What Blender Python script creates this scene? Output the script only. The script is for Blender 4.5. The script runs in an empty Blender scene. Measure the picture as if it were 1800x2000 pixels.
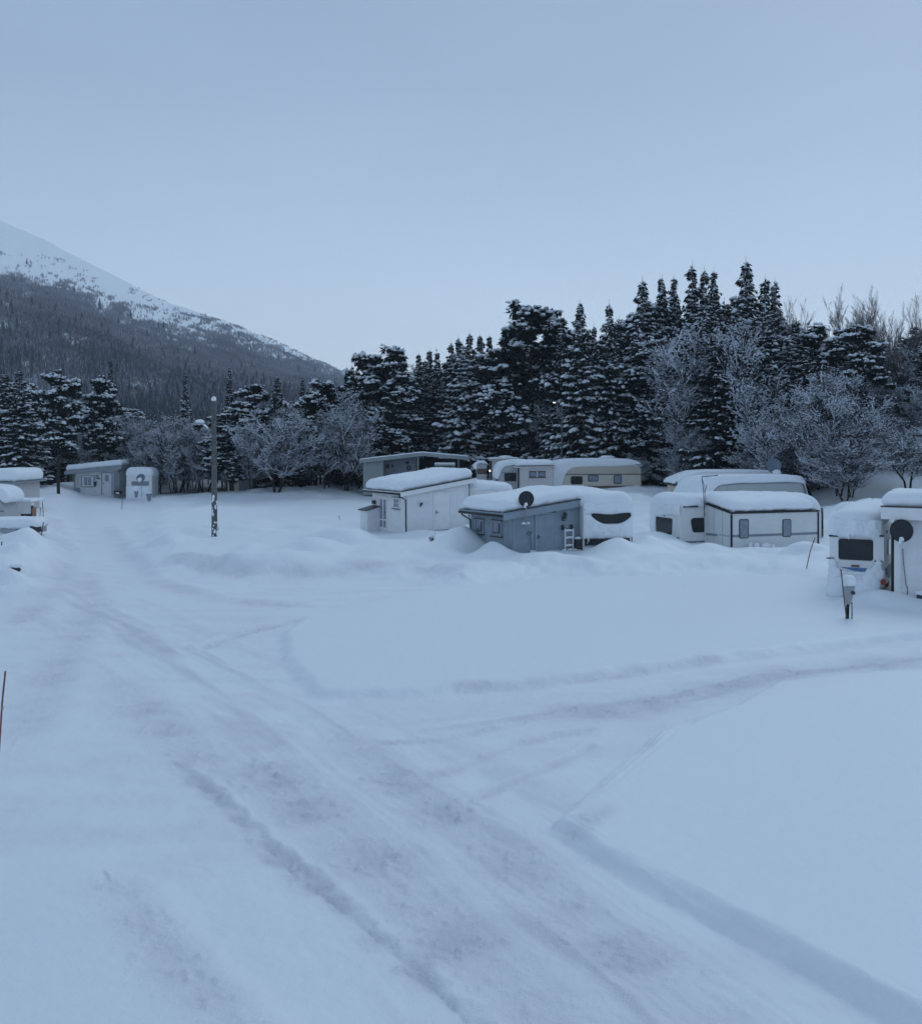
import bpy, math, random
import numpy as np
from mathutils import noise as mnoise, Vector

random.seed(7)
np.random.seed(7)
SC = bpy.context.scene
COL = SC.collection
R = math.radians

# ------------------------------------------------------------ camera
F = 1950.0; HZ = 870.0; CH = 4.5          # focal length and horizon in photo pixels (1800 wide), eye height
cam_d = bpy.data.cameras.new("camera"); cam = bpy.data.objects.new("camera", cam_d); COL.objects.link(cam)
cam.location = (0, 0, CH); cam.rotation_euler = (R(90), 0, 0)
cam_d.sensor_fit = 'HORIZONTAL'; cam_d.sensor_width = 36.0; cam_d.lens = F / 1800 * 36
cam_d.shift_y = -(1000 - HZ) / 1800.0
cam_d.clip_start = 0.1; cam_d.clip_end = 30000
SC.camera = cam

# ------------------------------------------------------------ sky and sun
SUN_EL, SUN_AZ = R(46), R(34)            # azimuth measured from +Y towards +X
world = bpy.data.worlds.new("World"); SC.world = world; world.use_nodes = True
wn = world.node_tree; wn.nodes.clear()
def N(t, ty, **kw):
    n = t.nodes.new(ty)
    for k, v in kw.items(): setattr(n, k, v)
    return n
sky = N(wn, 'ShaderNodeTexSky', sky_type='NISHITA', sun_disc=False)
sky.sun_elevation = SUN_EL; sky.sun_rotation = SUN_AZ
sky.air_density = 1.6; sky.dust_density = 2.0; sky.ozone_density = 4.0
tc = N(wn, 'ShaderNodeTexCoord'); sep = N(wn, 'ShaderNodeSeparateXYZ')
wn.links.new(tc.outputs['Generated'], sep.inputs[0])
ramp = N(wn, 'ShaderNodeValToRGB')        # thin overcast layer: brighter near the horizon
cr = ramp.color_ramp
SKYC = [(0.0, (0.568, 0.694, 0.848)), (0.08, (0.520, 0.652, 0.822)), (0.18, (0.426, 0.556, 0.732)),
        (0.34, (0.306, 0.417, 0.576)), (0.5, (0.256, 0.364, 0.512)), (1.0, (0.232, 0.338, 0.470))]
cr.elements[0].position = SKYC[0][0]; cr.elements[0].color = (*SKYC[0][1], 1)
cr.elements[1].position = SKYC[-1][0]; cr.elements[1].color = (*SKYC[-1][1], 1)
for p, c in SKYC[1:-1]:
    e = cr.elements.new(p); e.color = (*c, 1)
wn.links.new(sep.outputs['Z'], ramp.inputs[0])
nz = N(wn, 'ShaderNodeTexNoise'); nz.inputs['Scale'].default_value = 1.6; nz.inputs['Detail'].default_value = 5
mp = N(wn, 'ShaderNodeMapping'); mp.inputs['Scale'].default_value = (1, 1, 3.0)
wn.links.new(tc.outputs['Generated'], mp.inputs[0]); wn.links.new(mp.outputs[0], nz.inputs['Vector'])
mr = N(wn, 'ShaderNodeMapRange'); mr.inputs[3].default_value = 9.3; mr.inputs[4].default_value = 10.6
mr.inputs[1].default_value = 0.3; mr.inputs[2].default_value = 0.7
wn.links.new(nz.outputs['Fac'], mr.inputs[0])
vm = N(wn, 'ShaderNodeVectorMath', operation='SCALE')
wn.links.new(ramp.outputs[0], vm.inputs[0]); wn.links.new(mr.outputs[0], vm.inputs['Scale'])
mx = N(wn, 'ShaderNodeMix', data_type='RGBA'); mx.inputs[0].default_value = 0.88
wn.links.new(sky.outputs[0], mx.inputs[6]); wn.links.new(vm.outputs[0], mx.inputs[7])
bg = N(wn, 'ShaderNodeBackground'); bg.inputs[1].default_value = 0.1
wo = N(wn, 'ShaderNodeOutputWorld')
wn.links.new(mx.outputs[2], bg.inputs[0]); wn.links.new(bg.outputs[0], wo.inputs[0])

sl = bpy.data.lights.new("sun", 'SUN'); so = bpy.data.objects.new("sun", sl); COL.objects.link(so)
sl.energy = 0.55; sl.angle = R(35); sl.color = (0.74, 0.89, 1.0)
dv = Vector((math.sin(SUN_AZ) * math.cos(SUN_EL), math.cos(SUN_AZ) * math.cos(SUN_EL), math.sin(SUN_EL)))
so.rotation_euler = dv.to_track_quat('Z', 'Y').to_euler()

SC.view_settings.view_transform = 'Standard'; SC.view_settings.look = 'None'
SC.view_settings.exposure = 0.12; SC.view_settings.gamma = 1.0
SC.render.engine = 'CYCLES'
SC.cycles.use_denoising = True
SC.cycles.max_bounces = 6; SC.cycles.diffuse_bounces = 3; SC.cycles.glossy_bounces = 2
SC.cycles.transparent_max_bounces = 8; SC.cycles.volume_bounces = 1
SC.cycles.use_adaptive_sampling = True; SC.cycles.adaptive_threshold = 0.015

# ------------------------------------------------------------ materials
def mat(name, col, rough=0.6, var=0.0, vscale=6.0, bump=0.0, bscale=40.0, metal=0.0, spec=0.5, emit=None, estr=0):
    m = bpy.data.materials.new(name); m.use_nodes = True; t = m.node_tree
    b = t.nodes['Principled BSDF']
    b.inputs['Base Color'].default_value = (*col, 1); b.inputs['Roughness'].default_value = rough
    b.inputs['Metallic'].default_value = metal; b.inputs['Specular IOR Level'].default_value = spec
    if emit: b.inputs['Emission Color'].default_value = (*emit, 1); b.inputs['Emission Strength'].default_value = estr
    co = N(t, 'ShaderNodeTexCoord')
    if var > 0:
        n = N(t, 'ShaderNodeTexNoise'); n.inputs['Scale'].default_value = vscale; n.inputs['Detail'].default_value = 6
        t.links.new(co.outputs['Object'], n.inputs['Vector'])
        r = N(t, 'ShaderNodeMapRange'); r.inputs[1].default_value = 0.3; r.inputs[2].default_value = 0.7
        r.inputs[3].default_value = 1 - var; r.inputs[4].default_value = 1 + var
        t.links.new(n.outputs['Fac'], r.inputs[0])
        s = N(t, 'ShaderNodeVectorMath', operation='SCALE'); s.inputs[0].default_value = col
        t.links.new(r.outputs[0], s.inputs['Scale']); t.links.new(s.outputs[0], b.inputs['Base Color'])
    if bump > 0:
        n2 = N(t, 'ShaderNodeTexNoise'); n2.inputs['Scale'].default_value = bscale; n2.inputs['Detail'].default_value = 8
        t.links.new(co.outputs['Object'], n2.inputs['Vector'])
        bp = N(t, 'ShaderNodeBump'); bp.inputs['Strength'].default_value = bump; bp.inputs['Distance'].default_value = 0.03
        t.links.new(n2.outputs['Fac'], bp.inputs['Height']); t.links.new(bp.outputs[0], b.inputs['Normal'])
    return m
M = {}
SNOWC = (0.86, 0.89, 0.925)
M['snow'] = mat('snow', SNOWC, 0.65, 0.02, 2.0, 0.25, 9.0, spec=0.3)
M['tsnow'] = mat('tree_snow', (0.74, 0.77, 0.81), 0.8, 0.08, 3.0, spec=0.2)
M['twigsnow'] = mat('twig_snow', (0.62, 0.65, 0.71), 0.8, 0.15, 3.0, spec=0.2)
M['needle'] = mat('needles', (0.014, 0.020, 0.019), 0.8, 0.3, 2.0, spec=0.15)
M['bark'] = mat('bark', (0.040, 0.034, 0.031), 0.9, 0.35, 5.0, spec=0.15)
M['twig'] = mat('twigs', (0.034, 0.030, 0.031), 0.85, 0.3, 2.0, spec=0.2)
M['browntwig'] = mat('bare_twigs', (0.20, 0.165, 0.16), 0.85, 0.3, 2.0, spec=0.2)
M['birchbark'] = mat('birch_bark', (0.20, 0.18, 0.17), 0.85, 0.45, 6.0, spec=0.2)
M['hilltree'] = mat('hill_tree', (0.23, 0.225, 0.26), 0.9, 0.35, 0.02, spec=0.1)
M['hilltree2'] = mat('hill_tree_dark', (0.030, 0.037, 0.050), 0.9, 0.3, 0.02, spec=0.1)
M['white_wood'] = mat('white_painted_wood', (0.80, 0.80, 0.81), 0.55, 0.05, 3.0, 0.15, 25)
M['white_trim'] = mat('white_trim', (0.83, 0.83, 0.83), 0.5, 0.04, 3.0)
M['pink_wood'] = mat('off_white_wood', (0.56, 0.53, 0.53), 0.55, 0.05, 3.0)
M['blue_wood'] = mat('blue_grey_wood', (0.245, 0.305, 0.355), 0.55, 0.09, 4.0, 0.2, 25)
M['blue_trim'] = mat('blue_grey_trim', (0.26, 0.315, 0.365), 0.5, 0.07, 4.0)
M['grey_wood'] = mat('pale_grey_wood', (0.60, 0.62, 0.63), 0.6, 0.08, 3.0)
M['shelter'] = mat('shelter_boards', (0.27, 0.30, 0.30), 0.6, 0.08, 3.0)
M['grey_trim'] = mat('grey_trim', (0.27, 0.30, 0.33), 0.6, 0.08, 3.0)
M['cream'] = mat('cream_metal', (0.60, 0.54, 0.45), 0.4, 0.04, 1.5)
M['creamtop'] = mat('cream_upper_metal', (0.50, 0.455, 0.385), 0.4, 0.04, 1.5)
M['brown'] = mat('brown_stripe', (0.12, 0.075, 0.055), 0.5, 0.1)
M['cara'] = mat('caravan_white', (0.76, 0.76, 0.75), 0.35, 0.05, 2.0)
M['caragrey'] = mat('caravan_grey', (0.42, 0.44, 0.44), 0.4, 0.06, 2.0)
M['cloth'] = mat('awning_panel', (0.70, 0.71, 0.70), 0.6, 0.05, 2.0)
M['stripe'] = mat('grey_stripe', (0.22, 0.25, 0.29), 0.5, 0.1)
M['bluestripe'] = mat('blue_stripe', (0.07, 0.19, 0.38), 0.45, 0.1)
M['glass'] = mat('dark_glass', (0.022, 0.027, 0.032), 0.12, 0.2, 3.0, spec=0.35)
M['curtain'] = mat('curtained_glass', (0.22, 0.25, 0.31), 0.3, 0.22, 8.0)
M['black'] = mat('black_rubber', (0.012, 0.014, 0.016), 0.6, 0.2)
M['darkmetal'] = mat('dark_metal', (0.03, 0.034, 0.04), 0.45, 0.2, 6.0)
M['gmetal'] = mat('galvanised_metal', (0.33, 0.35, 0.37), 0.45, 0.12, 8.0, metal=0.4)
M['dish'] = mat('black_dish', (0.013, 0.018, 0.024), 0.5, 0.15, 6.0)
M['gdish'] = mat('grey_dish', (0.14, 0.18, 0.225), 0.6, 0.1, 6.0)
M['lettering'] = mat('dish_lettering', (0.045, 0.06, 0.075), 0.6)
M['green'] = mat('grey_green_plastic', (0.10, 0.17, 0.17), 0.6, 0.1)
M['redlens'] = mat('red_lens', (0.30, 0.03, 0.02), 0.3)
M['stake'] = mat('red_brown_stake', (0.22, 0.055, 0.035), 0.6, 0.2)
M['orange'] = mat('orange_wood', (0.40, 0.20, 0.13), 0.7, 0.2)
M['pole'] = mat('weathered_pole', (0.115, 0.12, 0.12), 0.9, 0.35, 7.0, 0.4, 30)
M['darkhollow'] = mat('dark_hollow_and_stone', (0.035, 0.04, 0.045), 0.8, 0.3)  # near black: the shelter's inner shade put into its boards; stones share it
M['lampglow'] = mat('lit_lamp', (1, 0.9, 0.7), 0.5, emit=(1.0, 0.80, 0.50), estr=3.5)
M['lampcool'] = mat('lit_street_lamp', (1, 1, 1), 0.5, emit=(0.95, 1.0, 0.9), estr=2.2)

# ------------------------------------------------------------ helpers
def W(px, Y, py=HZ):
    return Vector(((px - 900) / F * Y, Y, CH - (py - HZ) / F * Y))
def G(px, py, z=0.0):
    Y = F * (CH - z) / (py - HZ); return Vector(((px - 900) / F * Y, Y, z))
def along(P, ang, px):                    # distance from P along heading ang until the picture column px
    k = (px - 900) / F; c, s = math.cos(ang), math.sin(ang)
    return (k * P.y - P.x) / (c - k * s)
def tag(o, label=None, cat=None, group=None, kind=None):
    if label: o['label'] = label
    if cat: o['category'] = cat
    if group: o['group'] = group
    if kind: o['kind'] = kind
    return o
def thing(name, label, cat, loc=(0, 0, 0), rz=0, group=None):
    o = bpy.data.objects.new(name, None); COL.objects.link(o); o.empty_display_size = 0.3
    o.location = loc; o.rotation_euler = (0, 0, rz)
    return tag(o, label, cat, group)
def mesh_np(name, V, Fa, mats, parent=None, smooth=False, mi=None):
    """V (n,3); Fa list of (k,m) int arrays with uniform m each"""
    me = bpy.data.meshes.new(name)
    Fa = [f for f in Fa if len(f)]
    nl = sum(f.size for f in Fa); nf = sum(len(f) for f in Fa)
    me.vertices.add(len(V)); me.vertices.foreach_set('co', np.asarray(V, np.float32).ravel())
    me.loops.add(nl); me.polygons.add(nf)
    me.loops.foreach_set('vertex_index', np.concatenate([f.ravel() for f in Fa]).astype(np.int32))
    tot = np.concatenate([np.full(len(f), f.shape[1]) for f in Fa]).astype(np.int32)
    st = np.concatenate([[0], np.cumsum(tot)[:-1]]).astype(np.int32)
    me.polygons.foreach_set('loop_start', st); me.polygons.foreach_set('loop_total', tot)
    for m in (mats if isinstance(mats, (list, tuple)) else [mats]): me.materials.append(m)
    if mi is not None: me.polygons.foreach_set('material_index', np.asarray(mi, np.int32))
    if smooth: me.polygons.foreach_set('use_smooth', np.ones(nf, bool))
    me.update(calc_edges=True); me.validate()
    o = bpy.data.objects.new(name, me); COL.objects.link(o)
    if parent: o.parent = parent
    return o

class MB:
    def __init__(s): s.v = []; s.f = []
    def add(s, vs, fs):
        b = len(s.v); s.v += [tuple(v) for v in vs]; s.f += [tuple(i + b for i in f) for f in fs]; return s
    def box(s, x0, x1, y0, y1, z0, z1):
        return s.add([(x0, y0, z0), (x1, y0, z0), (x1, y1, z0), (x0, y1, z0), (x0, y0, z1), (x1, y0, z1), (x1, y1, z1), (x0, y1, z1)],
                     [(0, 3, 2, 1), (4, 5, 6, 7), (0, 1, 5, 4), (1, 2, 6, 5), (2, 3, 7, 6), (3, 0, 4, 7)])
    def hexa(s, p):                        # 8 points, bottom 4 then top 4
        return s.add(p, [(0, 3, 2, 1), (4, 5, 6, 7), (0, 1, 5, 4), (1, 2, 6, 5), (2, 3, 7, 6), (3, 0, 4, 7)])
    def fbox(s, fr, u0, u1, n0, n1, z0, z1):   # box on a wall frame: u along, n outward
        o, u, n = fr
        P = lambda a, b, z: (o[0] + u[0] * a + n[0] * b, o[1] + u[1] * a + n[1] * b, o[2] + z)
        return s.hexa([P(u0, n0, z0), P(u1, n0, z0), P(u1, n1, z0), P(u0, n1, z0), P(u0, n0, z1), P(u1, n0, z1), P(u1, n1, z1), P(u0, n1, z1)])
    def fprism(s, fr, pts, n0, n1):        # polygon (u,z) on a wall frame with thickness
        o, u, n = fr
        P = lambda a, b, z: (o[0] + u[0] * a + n[0] * b, o[1] + u[1] * a + n[1] * b, o[2] + z)
        k = len(pts)
        vs = [P(a, n0, z) for a, z in pts] + [P(a, n1, z) for a, z in pts]
        return s.add(vs, [tuple(range(k)), tuple(range(2 * k - 1, k - 1, -1))] + [(i, i + k, (i + 1) % k + k, (i + 1) % k) for i in range(k)])
    def tube(s, pts, r, k=8, r1=None):
        pts = [Vector(p) for p in pts]; n = len(pts); b = []
        for i, p in enumerate(pts):
            d = (pts[min(i + 1, n - 1)] - pts[max(i - 1, 0)]).normalized()
            a = d.orthogonal().normalized() if abs(d.z) < 0.9 else d.cross(Vector((1, 0, 0))).normalized()
            if abs(d.z) < 0.9: a = d.cross(Vector((0, 0, 1))).normalized()
            c = d.cross(a); rr = r if r1 is None else r + (r1 - r) * i / (n - 1)
            b += [p + (a * math.cos(2 * math.pi * j / k) + c * math.sin(2 * math.pi * j / k)) * rr for j in range(k)]
        fs = [(i * k + j, i * k + (j + 1) % k, (i + 1) * k + (j + 1) % k, (i + 1) * k + j) for i in range(n - 1) for j in range(k)]
        fs += [tuple(range(k - 1, -1, -1)), tuple(range((n - 1) * k, n * k))]
        return s.add(b, fs)
    def blob(s, c, r, seg=10, rings=7, jit=0.1, flat=-1.0, sd=0):
        vs = []; fs = []
        for i in range(rings + 1):
            ph = math.pi * i / rings
            for j in range(seg):
                th = 2 * math.pi * j / seg
                d = Vector((math.sin(ph) * math.cos(th), math.sin(ph) * math.sin(th), math.cos(ph)))
                q = 1 + jit * mnoise.noise(d * 1.7 + Vector((sd * 3.1, c[0], c[1])))*2
                z = max(d.z, flat)
                vs.append((c[0] + d.x * r[0] * q, c[1] + d.y * r[1] * q, c[2] + z * r[2] * q))
        for i in range(rings):
            for j in range(seg):
                fs.append((i * seg + j, (i + 1) * seg + j, (i + 1) * seg + (j + 1) % seg, i * seg + (j + 1) % seg))
        return s.add(vs, fs)
    def loft(s, prof, rings):              # closed (x,z) profile extruded in y; rings = [(y, inset)]
        k = len(prof); P = [Vector((a, b)) for a, b in prof]
        nor = []
        for i in range(k):
            e = (P[(i + 1) % k] - P[i - 1]); l = e.length or 1; nor.append(Vector((-e.y, e.x)) / l)   # inward for counter-clockwise
        vs = []
        for y, ins in rings:
            vs += [(P[i].x + nor[i].x * ins, y, P[i].y + nor[i].y * ins) for i in range(k)]
        fs = [(r * k + i, r * k + (i + 1) % k, (r + 1) * k + (i + 1) % k, (r + 1) * k + i) for r in range(len(rings) - 1) for i in range(k)]
        fs += [tuple(range(k - 1, -1, -1)), tuple(range((len(rings) - 1) * k, len(rings) * k))]
        return s.add(vs, fs)
    def build(s, name, m, parent=None, smooth=False, bevel=0.0):
        me = bpy.data.meshes.new(name); me.from_pydata(s.v, [], s.f); me.materials.append(M[m] if isinstance(m, str) else m)
        if smooth: me.polygons.foreach_set('use_smooth', [True] * len(me.polygons))
        me.update()
        o = bpy.data.objects.new(name, me); COL.objects.link(o)
        if parent: o.parent = parent
        if bevel:
            bv = o.modifiers.new('bevel', 'BEVEL'); bv.width = bevel; bv.segments = 2; bv.limit_method = 'ANGLE'
        return o
def rrings(y0, y1, r, n=4):                # ring list rounding both ends
    a = [(y0 + r * (1 - math.cos(math.pi / 2 * i / n)), r * (1 - math.sin(math.pi / 2 * i / n))) for i in range(n + 1)]
    return a + [(y1 - (y - y0), i) for y, i in reversed(a)]
def rprof(x0, x1, z0, z1, tl, tr, bl=0.08, br=0.08, n=7, slopeL=0, slopeR=0):
    """rounded caravan side outline, counter-clockwise; tl/tr/bl/br corner radii (rx,rz)"""
    pr = lambda r: r if isinstance(r, tuple) else (r, r)
    tl, tr, bl, br = map(pr, (tl, tr, bl, br)); out = []
    def arc(cx, cz, rx, rz, a0, a1):
        for i in range(n + 1):
            a = R(a0 + (a1 - a0) * i / n); out.append((cx + rx * math.cos(a), cz + rz * math.sin(a)))
    arc(x0 + slopeL + bl[0], z0 + bl[1], *bl, 180, 270); arc(x1 - slopeR - br[0], z0 + br[1], *br, 270, 360)
    arc(x1 - tr[0], z1 - tr[1], *tr, 0, 90); arc(x0 + tl[0], z1 - tl[1], *tl, 90, 180)
    return out
def cap_axis(a0, a1, r, step, n=7, start=-50):
    """grid line positions and height factors across a snow cap"""
    out = []; s0 = math.sin(R(start))
    for i in range(n + 1):
        ph = R(start + (90 - start) * i / n); out.append((a0 + r, -r * math.cos(ph), (math.sin(ph) - s0) / (1 - s0)))
    m = max(1, int((a1 - a0 - 2 * r) / step))
    for i in range(1, m): out.append((a0 + r + (a1 - a0 - 2 * r) * i / m, 0, 1.0))
    for i in range(n, -1, -1):
        ph = R(start + (90 - start) * i / n); out.append((a1 - r, r * math.cos(ph), (math.sin(ph) - s0) / (1 - s0)))
    return out
def snow_cap(parent, x0, x1, y0, y1, zf, th, r=0.3, step=0.12, seed=0, name='roof_snow', amp=0.06, m='snow', skirt=0.0):
    """rounded load of snow on the rectangle; zf(x,y) is the surface it lies on"""
    r = min(r, (x1 - x0) * 0.49, (y1 - y0) * 0.49)
    X = cap_axis(x0, x1, r, step); Y = cap_axis(y0, y1, r, step); nx, ny = len(X), len(Y); vs = []; fs = []
    for (cy, oy, hy) in Y:
        for (cx, ox, hx) in X:
            a, b = ox / r, oy / r
            x = cx + ox * math.sqrt(max(0, 1 - b * b / 2)); y = cy + oy * math.sqrt(max(0, 1 - a * a / 2)); h = hx * hy
            nn = mnoise.noise(Vector((x * 0.8, y * 0.8, seed * 7.3))) * amp + mnoise.noise(Vector((x * 2.6, y * 2.6, seed * 3.1))) * amp * 0.5 + mnoise.noise(Vector((x * 7, y * 7, seed))) * .018
            bb = th * h + (nn * min(1, h * 1.5))
            ed = (mnoise.noise(Vector((x * 2.2, y * 2.2, seed * 5.7 + 9))) * 0.07 + mnoise.noise(Vector((x * 8, y * 8, seed + 3))) * 0.03) * (1 - h)
            x += ed * (1 if a > 0 else -1) * (abs(a) > .3); y += ed * (1 if b > 0 else -1) * (abs(b) > .3)
            lo = -skirt * (1 - h) * (0.6 + 0.8 * mnoise.noise(Vector((x * 3, y * 3, seed))))
            vs.append((x, y, zf(min(max(x, x0), x1), min(max(y, y0), y1)) + 0.004 + bb + lo))
    for j in range(ny - 1):
        for i in range(nx - 1): fs.append((j * nx + i, j * nx + i + 1, (j + 1) * nx + i + 1, (j + 1) * nx + i))
    edge = [i for i in range(nx)] + [j * nx + nx - 1 for j in range(1, ny)] + [(ny - 1) * nx + i for i in range(nx - 2, -1, -1)] + [j * nx for j in range(ny - 2, 0, -1)]
    fs.append(tuple(reversed(edge)))
    mb = MB(); mb.add(vs, fs); return mb.build(name, m, parent, smooth=True)

# ------------------------------------------------------------ ground
def sst(a, b, x): t = np.clip((x - a) / (b - a), 0, 1); return t * t * (3 - 2 * t)
_PT = np.random.RandomState(3).rand(256, 256).astype(np.float32)
def vn(x, y):                              # value noise 0..1, vectorised
    xi = np.floor(x).astype(int); yi = np.floor(y).astype(int); fx = x - xi; fy = y - yi
    fx = fx * fx * (3 - 2 * fx); fy = fy * fy * (3 - 2 * fy)
    g = lambda i, j: _PT[i & 255, j & 255]
    return (g(xi, yi) * (1 - fx) + g(xi + 1, yi) * fx) * (1 - fy) + (g(xi, yi + 1) * (1 - fx) + g(xi + 1, yi + 1) * fx) * fy
def fbm(x, y, o=4):
    s = 0; a = 0.5
    for i in range(o): s = s + a * (vn(x + 17.3 * i, y - 9.1 * i) - 0.5); x = x * 2.03; y = y * 2.03; a *= 0.5
    return s * 2
def gp(pts, z=-0.2):
    return np.array([[G(a, b, z).x, G(a, b, z).y] for a, b in pts])
def sdist(P, x, y, closed=True):
    """signed distance (positive inside) or plain distance to a polyline, plus distance along it"""
    d = np.full(x.shape, 1e9); ins = np.zeros(x.shape, bool); n = len(P); al = np.zeros(x.shape); L = 0.0; sg = np.zeros(x.shape)
    for i in range(n if closed else n - 1):
        a, b = P[i], P[(i + 1) % n]; e = b - a; l2 = max(1e-9, e @ e)
        t = np.clip(((x - a[0]) * e[0] + (y - a[1]) * e[1]) / l2, 0, 1)
        dx = x - a[0] - t * e[0]; dy = y - a[1] - t * e[1]; dd = np.sqrt(dx * dx + dy * dy)
        m = dd < d; d = np.where(m, dd, d); al = np.where(m, L + t * math.sqrt(l2), al)
        sg = np.where(m, np.sign(e[0] * dy - e[1] * dx), sg); L += math.sqrt(l2)
        if closed:
            c = (a[1] > y) != (b[1] > y)
            with np.errstate(divide='ignore', invalid='ignore'):
                xx = (b[0] - a[0]) * (y - a[1]) / (b[1] - a[1] + 1e-12) + a[0]
            ins ^= c & (x < xx)
    return (np.where(ins, d, -d) if closed else d), al, sg
# untouched snow standing above the ploughed tracks (outlines as laid on the ground)
PLA = gp([(1095, 1600), (1140, 1560), (1230, 1490), (1300, 1430), (1400, 1385), (1530, 1325), (1800, 1305), (2300, 1270), (2900, 1300), (3600, 2300), (2600, 2500), (1990, 2110), (1800, 1990), (1540, 1855), (1300, 1722), (1180, 1655)])
PLB = gp([(555, 1238), (585, 1300), (628, 1342), (760, 1343), (1000, 1330), (1200, 1300), (1400, 1278), (1800, 1238), (2300, 1195), (2300, 1130), (1700, 1120), (1100, 1128), (900, 1150), (720, 1180), (600, 1205)])
PLC = gp([(318, 1086), (350, 1112), (430, 1106), (520, 1117), (640, 1113), (780, 1121), (850, 1110), (900, 1132), (1000, 1112), (1200, 1118), (1500, 1114), (1620, 1135), (1700, 1180), (2000, 1230), (2600, 1240),
          (2600, 930), (900, 925), (330, 935), (270, 962), (330, 985), (318, 1020), (300, 1055)])
PLD = gp([(-800, 1300), (-300, 1180), (-60, 1135), (40, 1118), (90, 1080), (98, 1030), (100, 990), (130, 972), (250, 968), (250, 925), (-1500, 925)])
PLE = gp([(-1200, 1640), (-300, 1630), (0, 1660), (160, 1650), (225, 1745), (330, 1850), (430, 1930), (500, 2000), (620, 2200), (0, 3500), (-3000, 3000)])
BUMPS = [  # px, py on the ground, half width m, half depth m, height m
    (560, 972, 9, 7, 0.75), (420, 1000, 4, 4, 0.35), (700, 965, 6, 6, 0.5), (330, 1075, 1.6, 1.8, 0.3), (640, 1020, 6, 4, 0.25),
    (470, 1090, 3, 2.0, 0.22), (780, 1080, 1.8, 1.8, 0.35), (905, 1082, 1.1, 1.0, 0.62), (962, 1094, 0.9, 0.7, 0.55), (925, 1110, 2.2, 1.2, 0.2),
    (1080, 1100, 1.6, 1.0, 0.30), (1195, 1092, 1.3, 1.0, 0.42), (1255, 1082, 1.3, 1.6, 0.35), (1300, 1082, 1.0, 0.8, 0.15), (870, 1062, 1.2, 1.2, 0.35),
    (1475, 1078, 0.7, 0.6, 0.22), (1420, 1090, 2.0, 0.8, 0.12), (1620, 1095, 1.4, 1.6, 0.35), (1545, 1092, 1.3, 0.9, 0.16), (1700, 1168, 0.9, 0.6, 0.25),
    (1250, 1010, 2.2, 6.5, 0.55), (1235, 985, 5.0, 7, 0.45), (1700, 1040, 3.5, 5, 1.6), (60, 1085, 1.4, 2.2, 0.5), (20, 1150, 1.6, 1.6, 0.45), (30, 1070, 2.0, 1.5, 0.2),
    (75, 970, 6, 8, 0.7), (10, 1110, 1.2, 1.3, 0.4), (30, 1128, 0.9, 0.8, 0.3), (200, 1690, 1.6, 1.2, 0.06), (55, 1078, 0.8, 0.6, 0.25), (22, 1066, 0.8, 0.7, 0.25), (88, 1060, 0.7, 0.6, 0.15), (40, 1100, 0.8, 0.6, 0.35), (95, 1100, 0.7, 0.7, 0.2), (5, 1130, 0.9, 0.6, 0.35), (62, 1120, 0.7, 0.5, 0.22),
    (360, 1095, 0.8, 0.6, 0.18), (400, 1100, 0.7, 0.5, 0.14), (560, 1100, 1.0, 0.7, 0.15), (700, 1098, 0.9, 0.8, 0.2), (740, 1105, 0.6, 0.5, 0.15), (1010, 1108, 0.8, 0.5, 0.15), (1150, 1106, 0.8, 0.5, 0.18), (1380, 1100, 1.1, 0.6, 0.14)]
RUTS = [  # polyline px, half width m, depth m, roughness
    ([(350, 1490), (410, 1540), (480, 1610), (560, 1680), (640, 1750), (720, 1815), (810, 1890), (900, 1975), (960, 2060)], 0.09, 0.042, 1.5),
    ([(225, 1740), (290, 1830), (360, 1910), (450, 2010), (520, 2100)], 0.16, 0.03, 0.3),
    ([(670, 1440), (740, 1500), (830, 1560), (960, 1650), (1120, 1790), (1260, 1900), (1400, 2020)], 0.3, 0.022, 0.8),
    ([(520, 1500), (620, 1590), (740, 1680), (860, 1800), (1000, 1930), (1090, 2030)], 0.35, 0.02, 0.8),
    ([(760, 1545), (880, 1500), (1010, 1450), (1150, 1420)], 0.10, 0.018, 0.4),
    ([(850, 1600), (960, 1540), (1060, 1500), (1160, 1455)], 0.08, 0.018, 0.4),
    ([(1120, 1385), (1220, 1385), (1330, 1355), (1500, 1318), (1800, 1285), (2200, 1255)], 0.35, 0.025, 0.9),
    ([(400, 1260), (470, 1235), (570, 1212)], 0.15, 0.06, 0.5),
    ([(700, 1450), (860, 1440), (1040, 1400)], 0.10, 0.015, 0.4),
    ([(1180, 1600), (1130, 1640)], 0.1, 0.01, 0.3),
    ([(230, 1330), (330, 1420), (420, 1500)], 0.3, 0.02, 0.5),
    ([(160, 1120), (180, 1180), (150, 1240), (90, 1330), (40, 1420)], 0.3, 0.03, 0.5),
    ([(210, 1030), (240, 1080), (290, 1130), (420, 1170), (560, 1180)], 0.3, 0.04, 0.4),
    ([(100, 1020), (130, 1080), (110, 1150), (40, 1210)], 0.3, 0.03, 0.4),
    ([(350, 1110), (480, 1125), (640, 1125), (800, 1118), (880, 1135)], 0.35, 0.05, 0.6),
    ([(900, 1345), (1010, 1342), (1180, 1320), (1400, 1292)], 0.12, 0.015, 0.3),
]
BUMPG = [(G(a, b, 0.0).x, G(a, b, 0.0).y, c, d, e) for a, b, c, d, e in BUMPS]
RUTG = [(gp(p, -0.3), w, d, r) for p, w, d, r in RUTS]
LANE_A = gp([(-100, 1090), (180, 1190), (420, 1310), (600, 1405), (700, 1480), (830, 1575), (960, 1670), (1120, 1800), (1260, 1905), (1400, 2020), (1700, 2300)], -0.3)
LANE_B = gp([(560, 1440), (760, 1432), (900, 1415), (1120, 1385), (1330, 1352), (1500, 1316), (1800, 1282), (2200, 1252)], -0.3)
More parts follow.
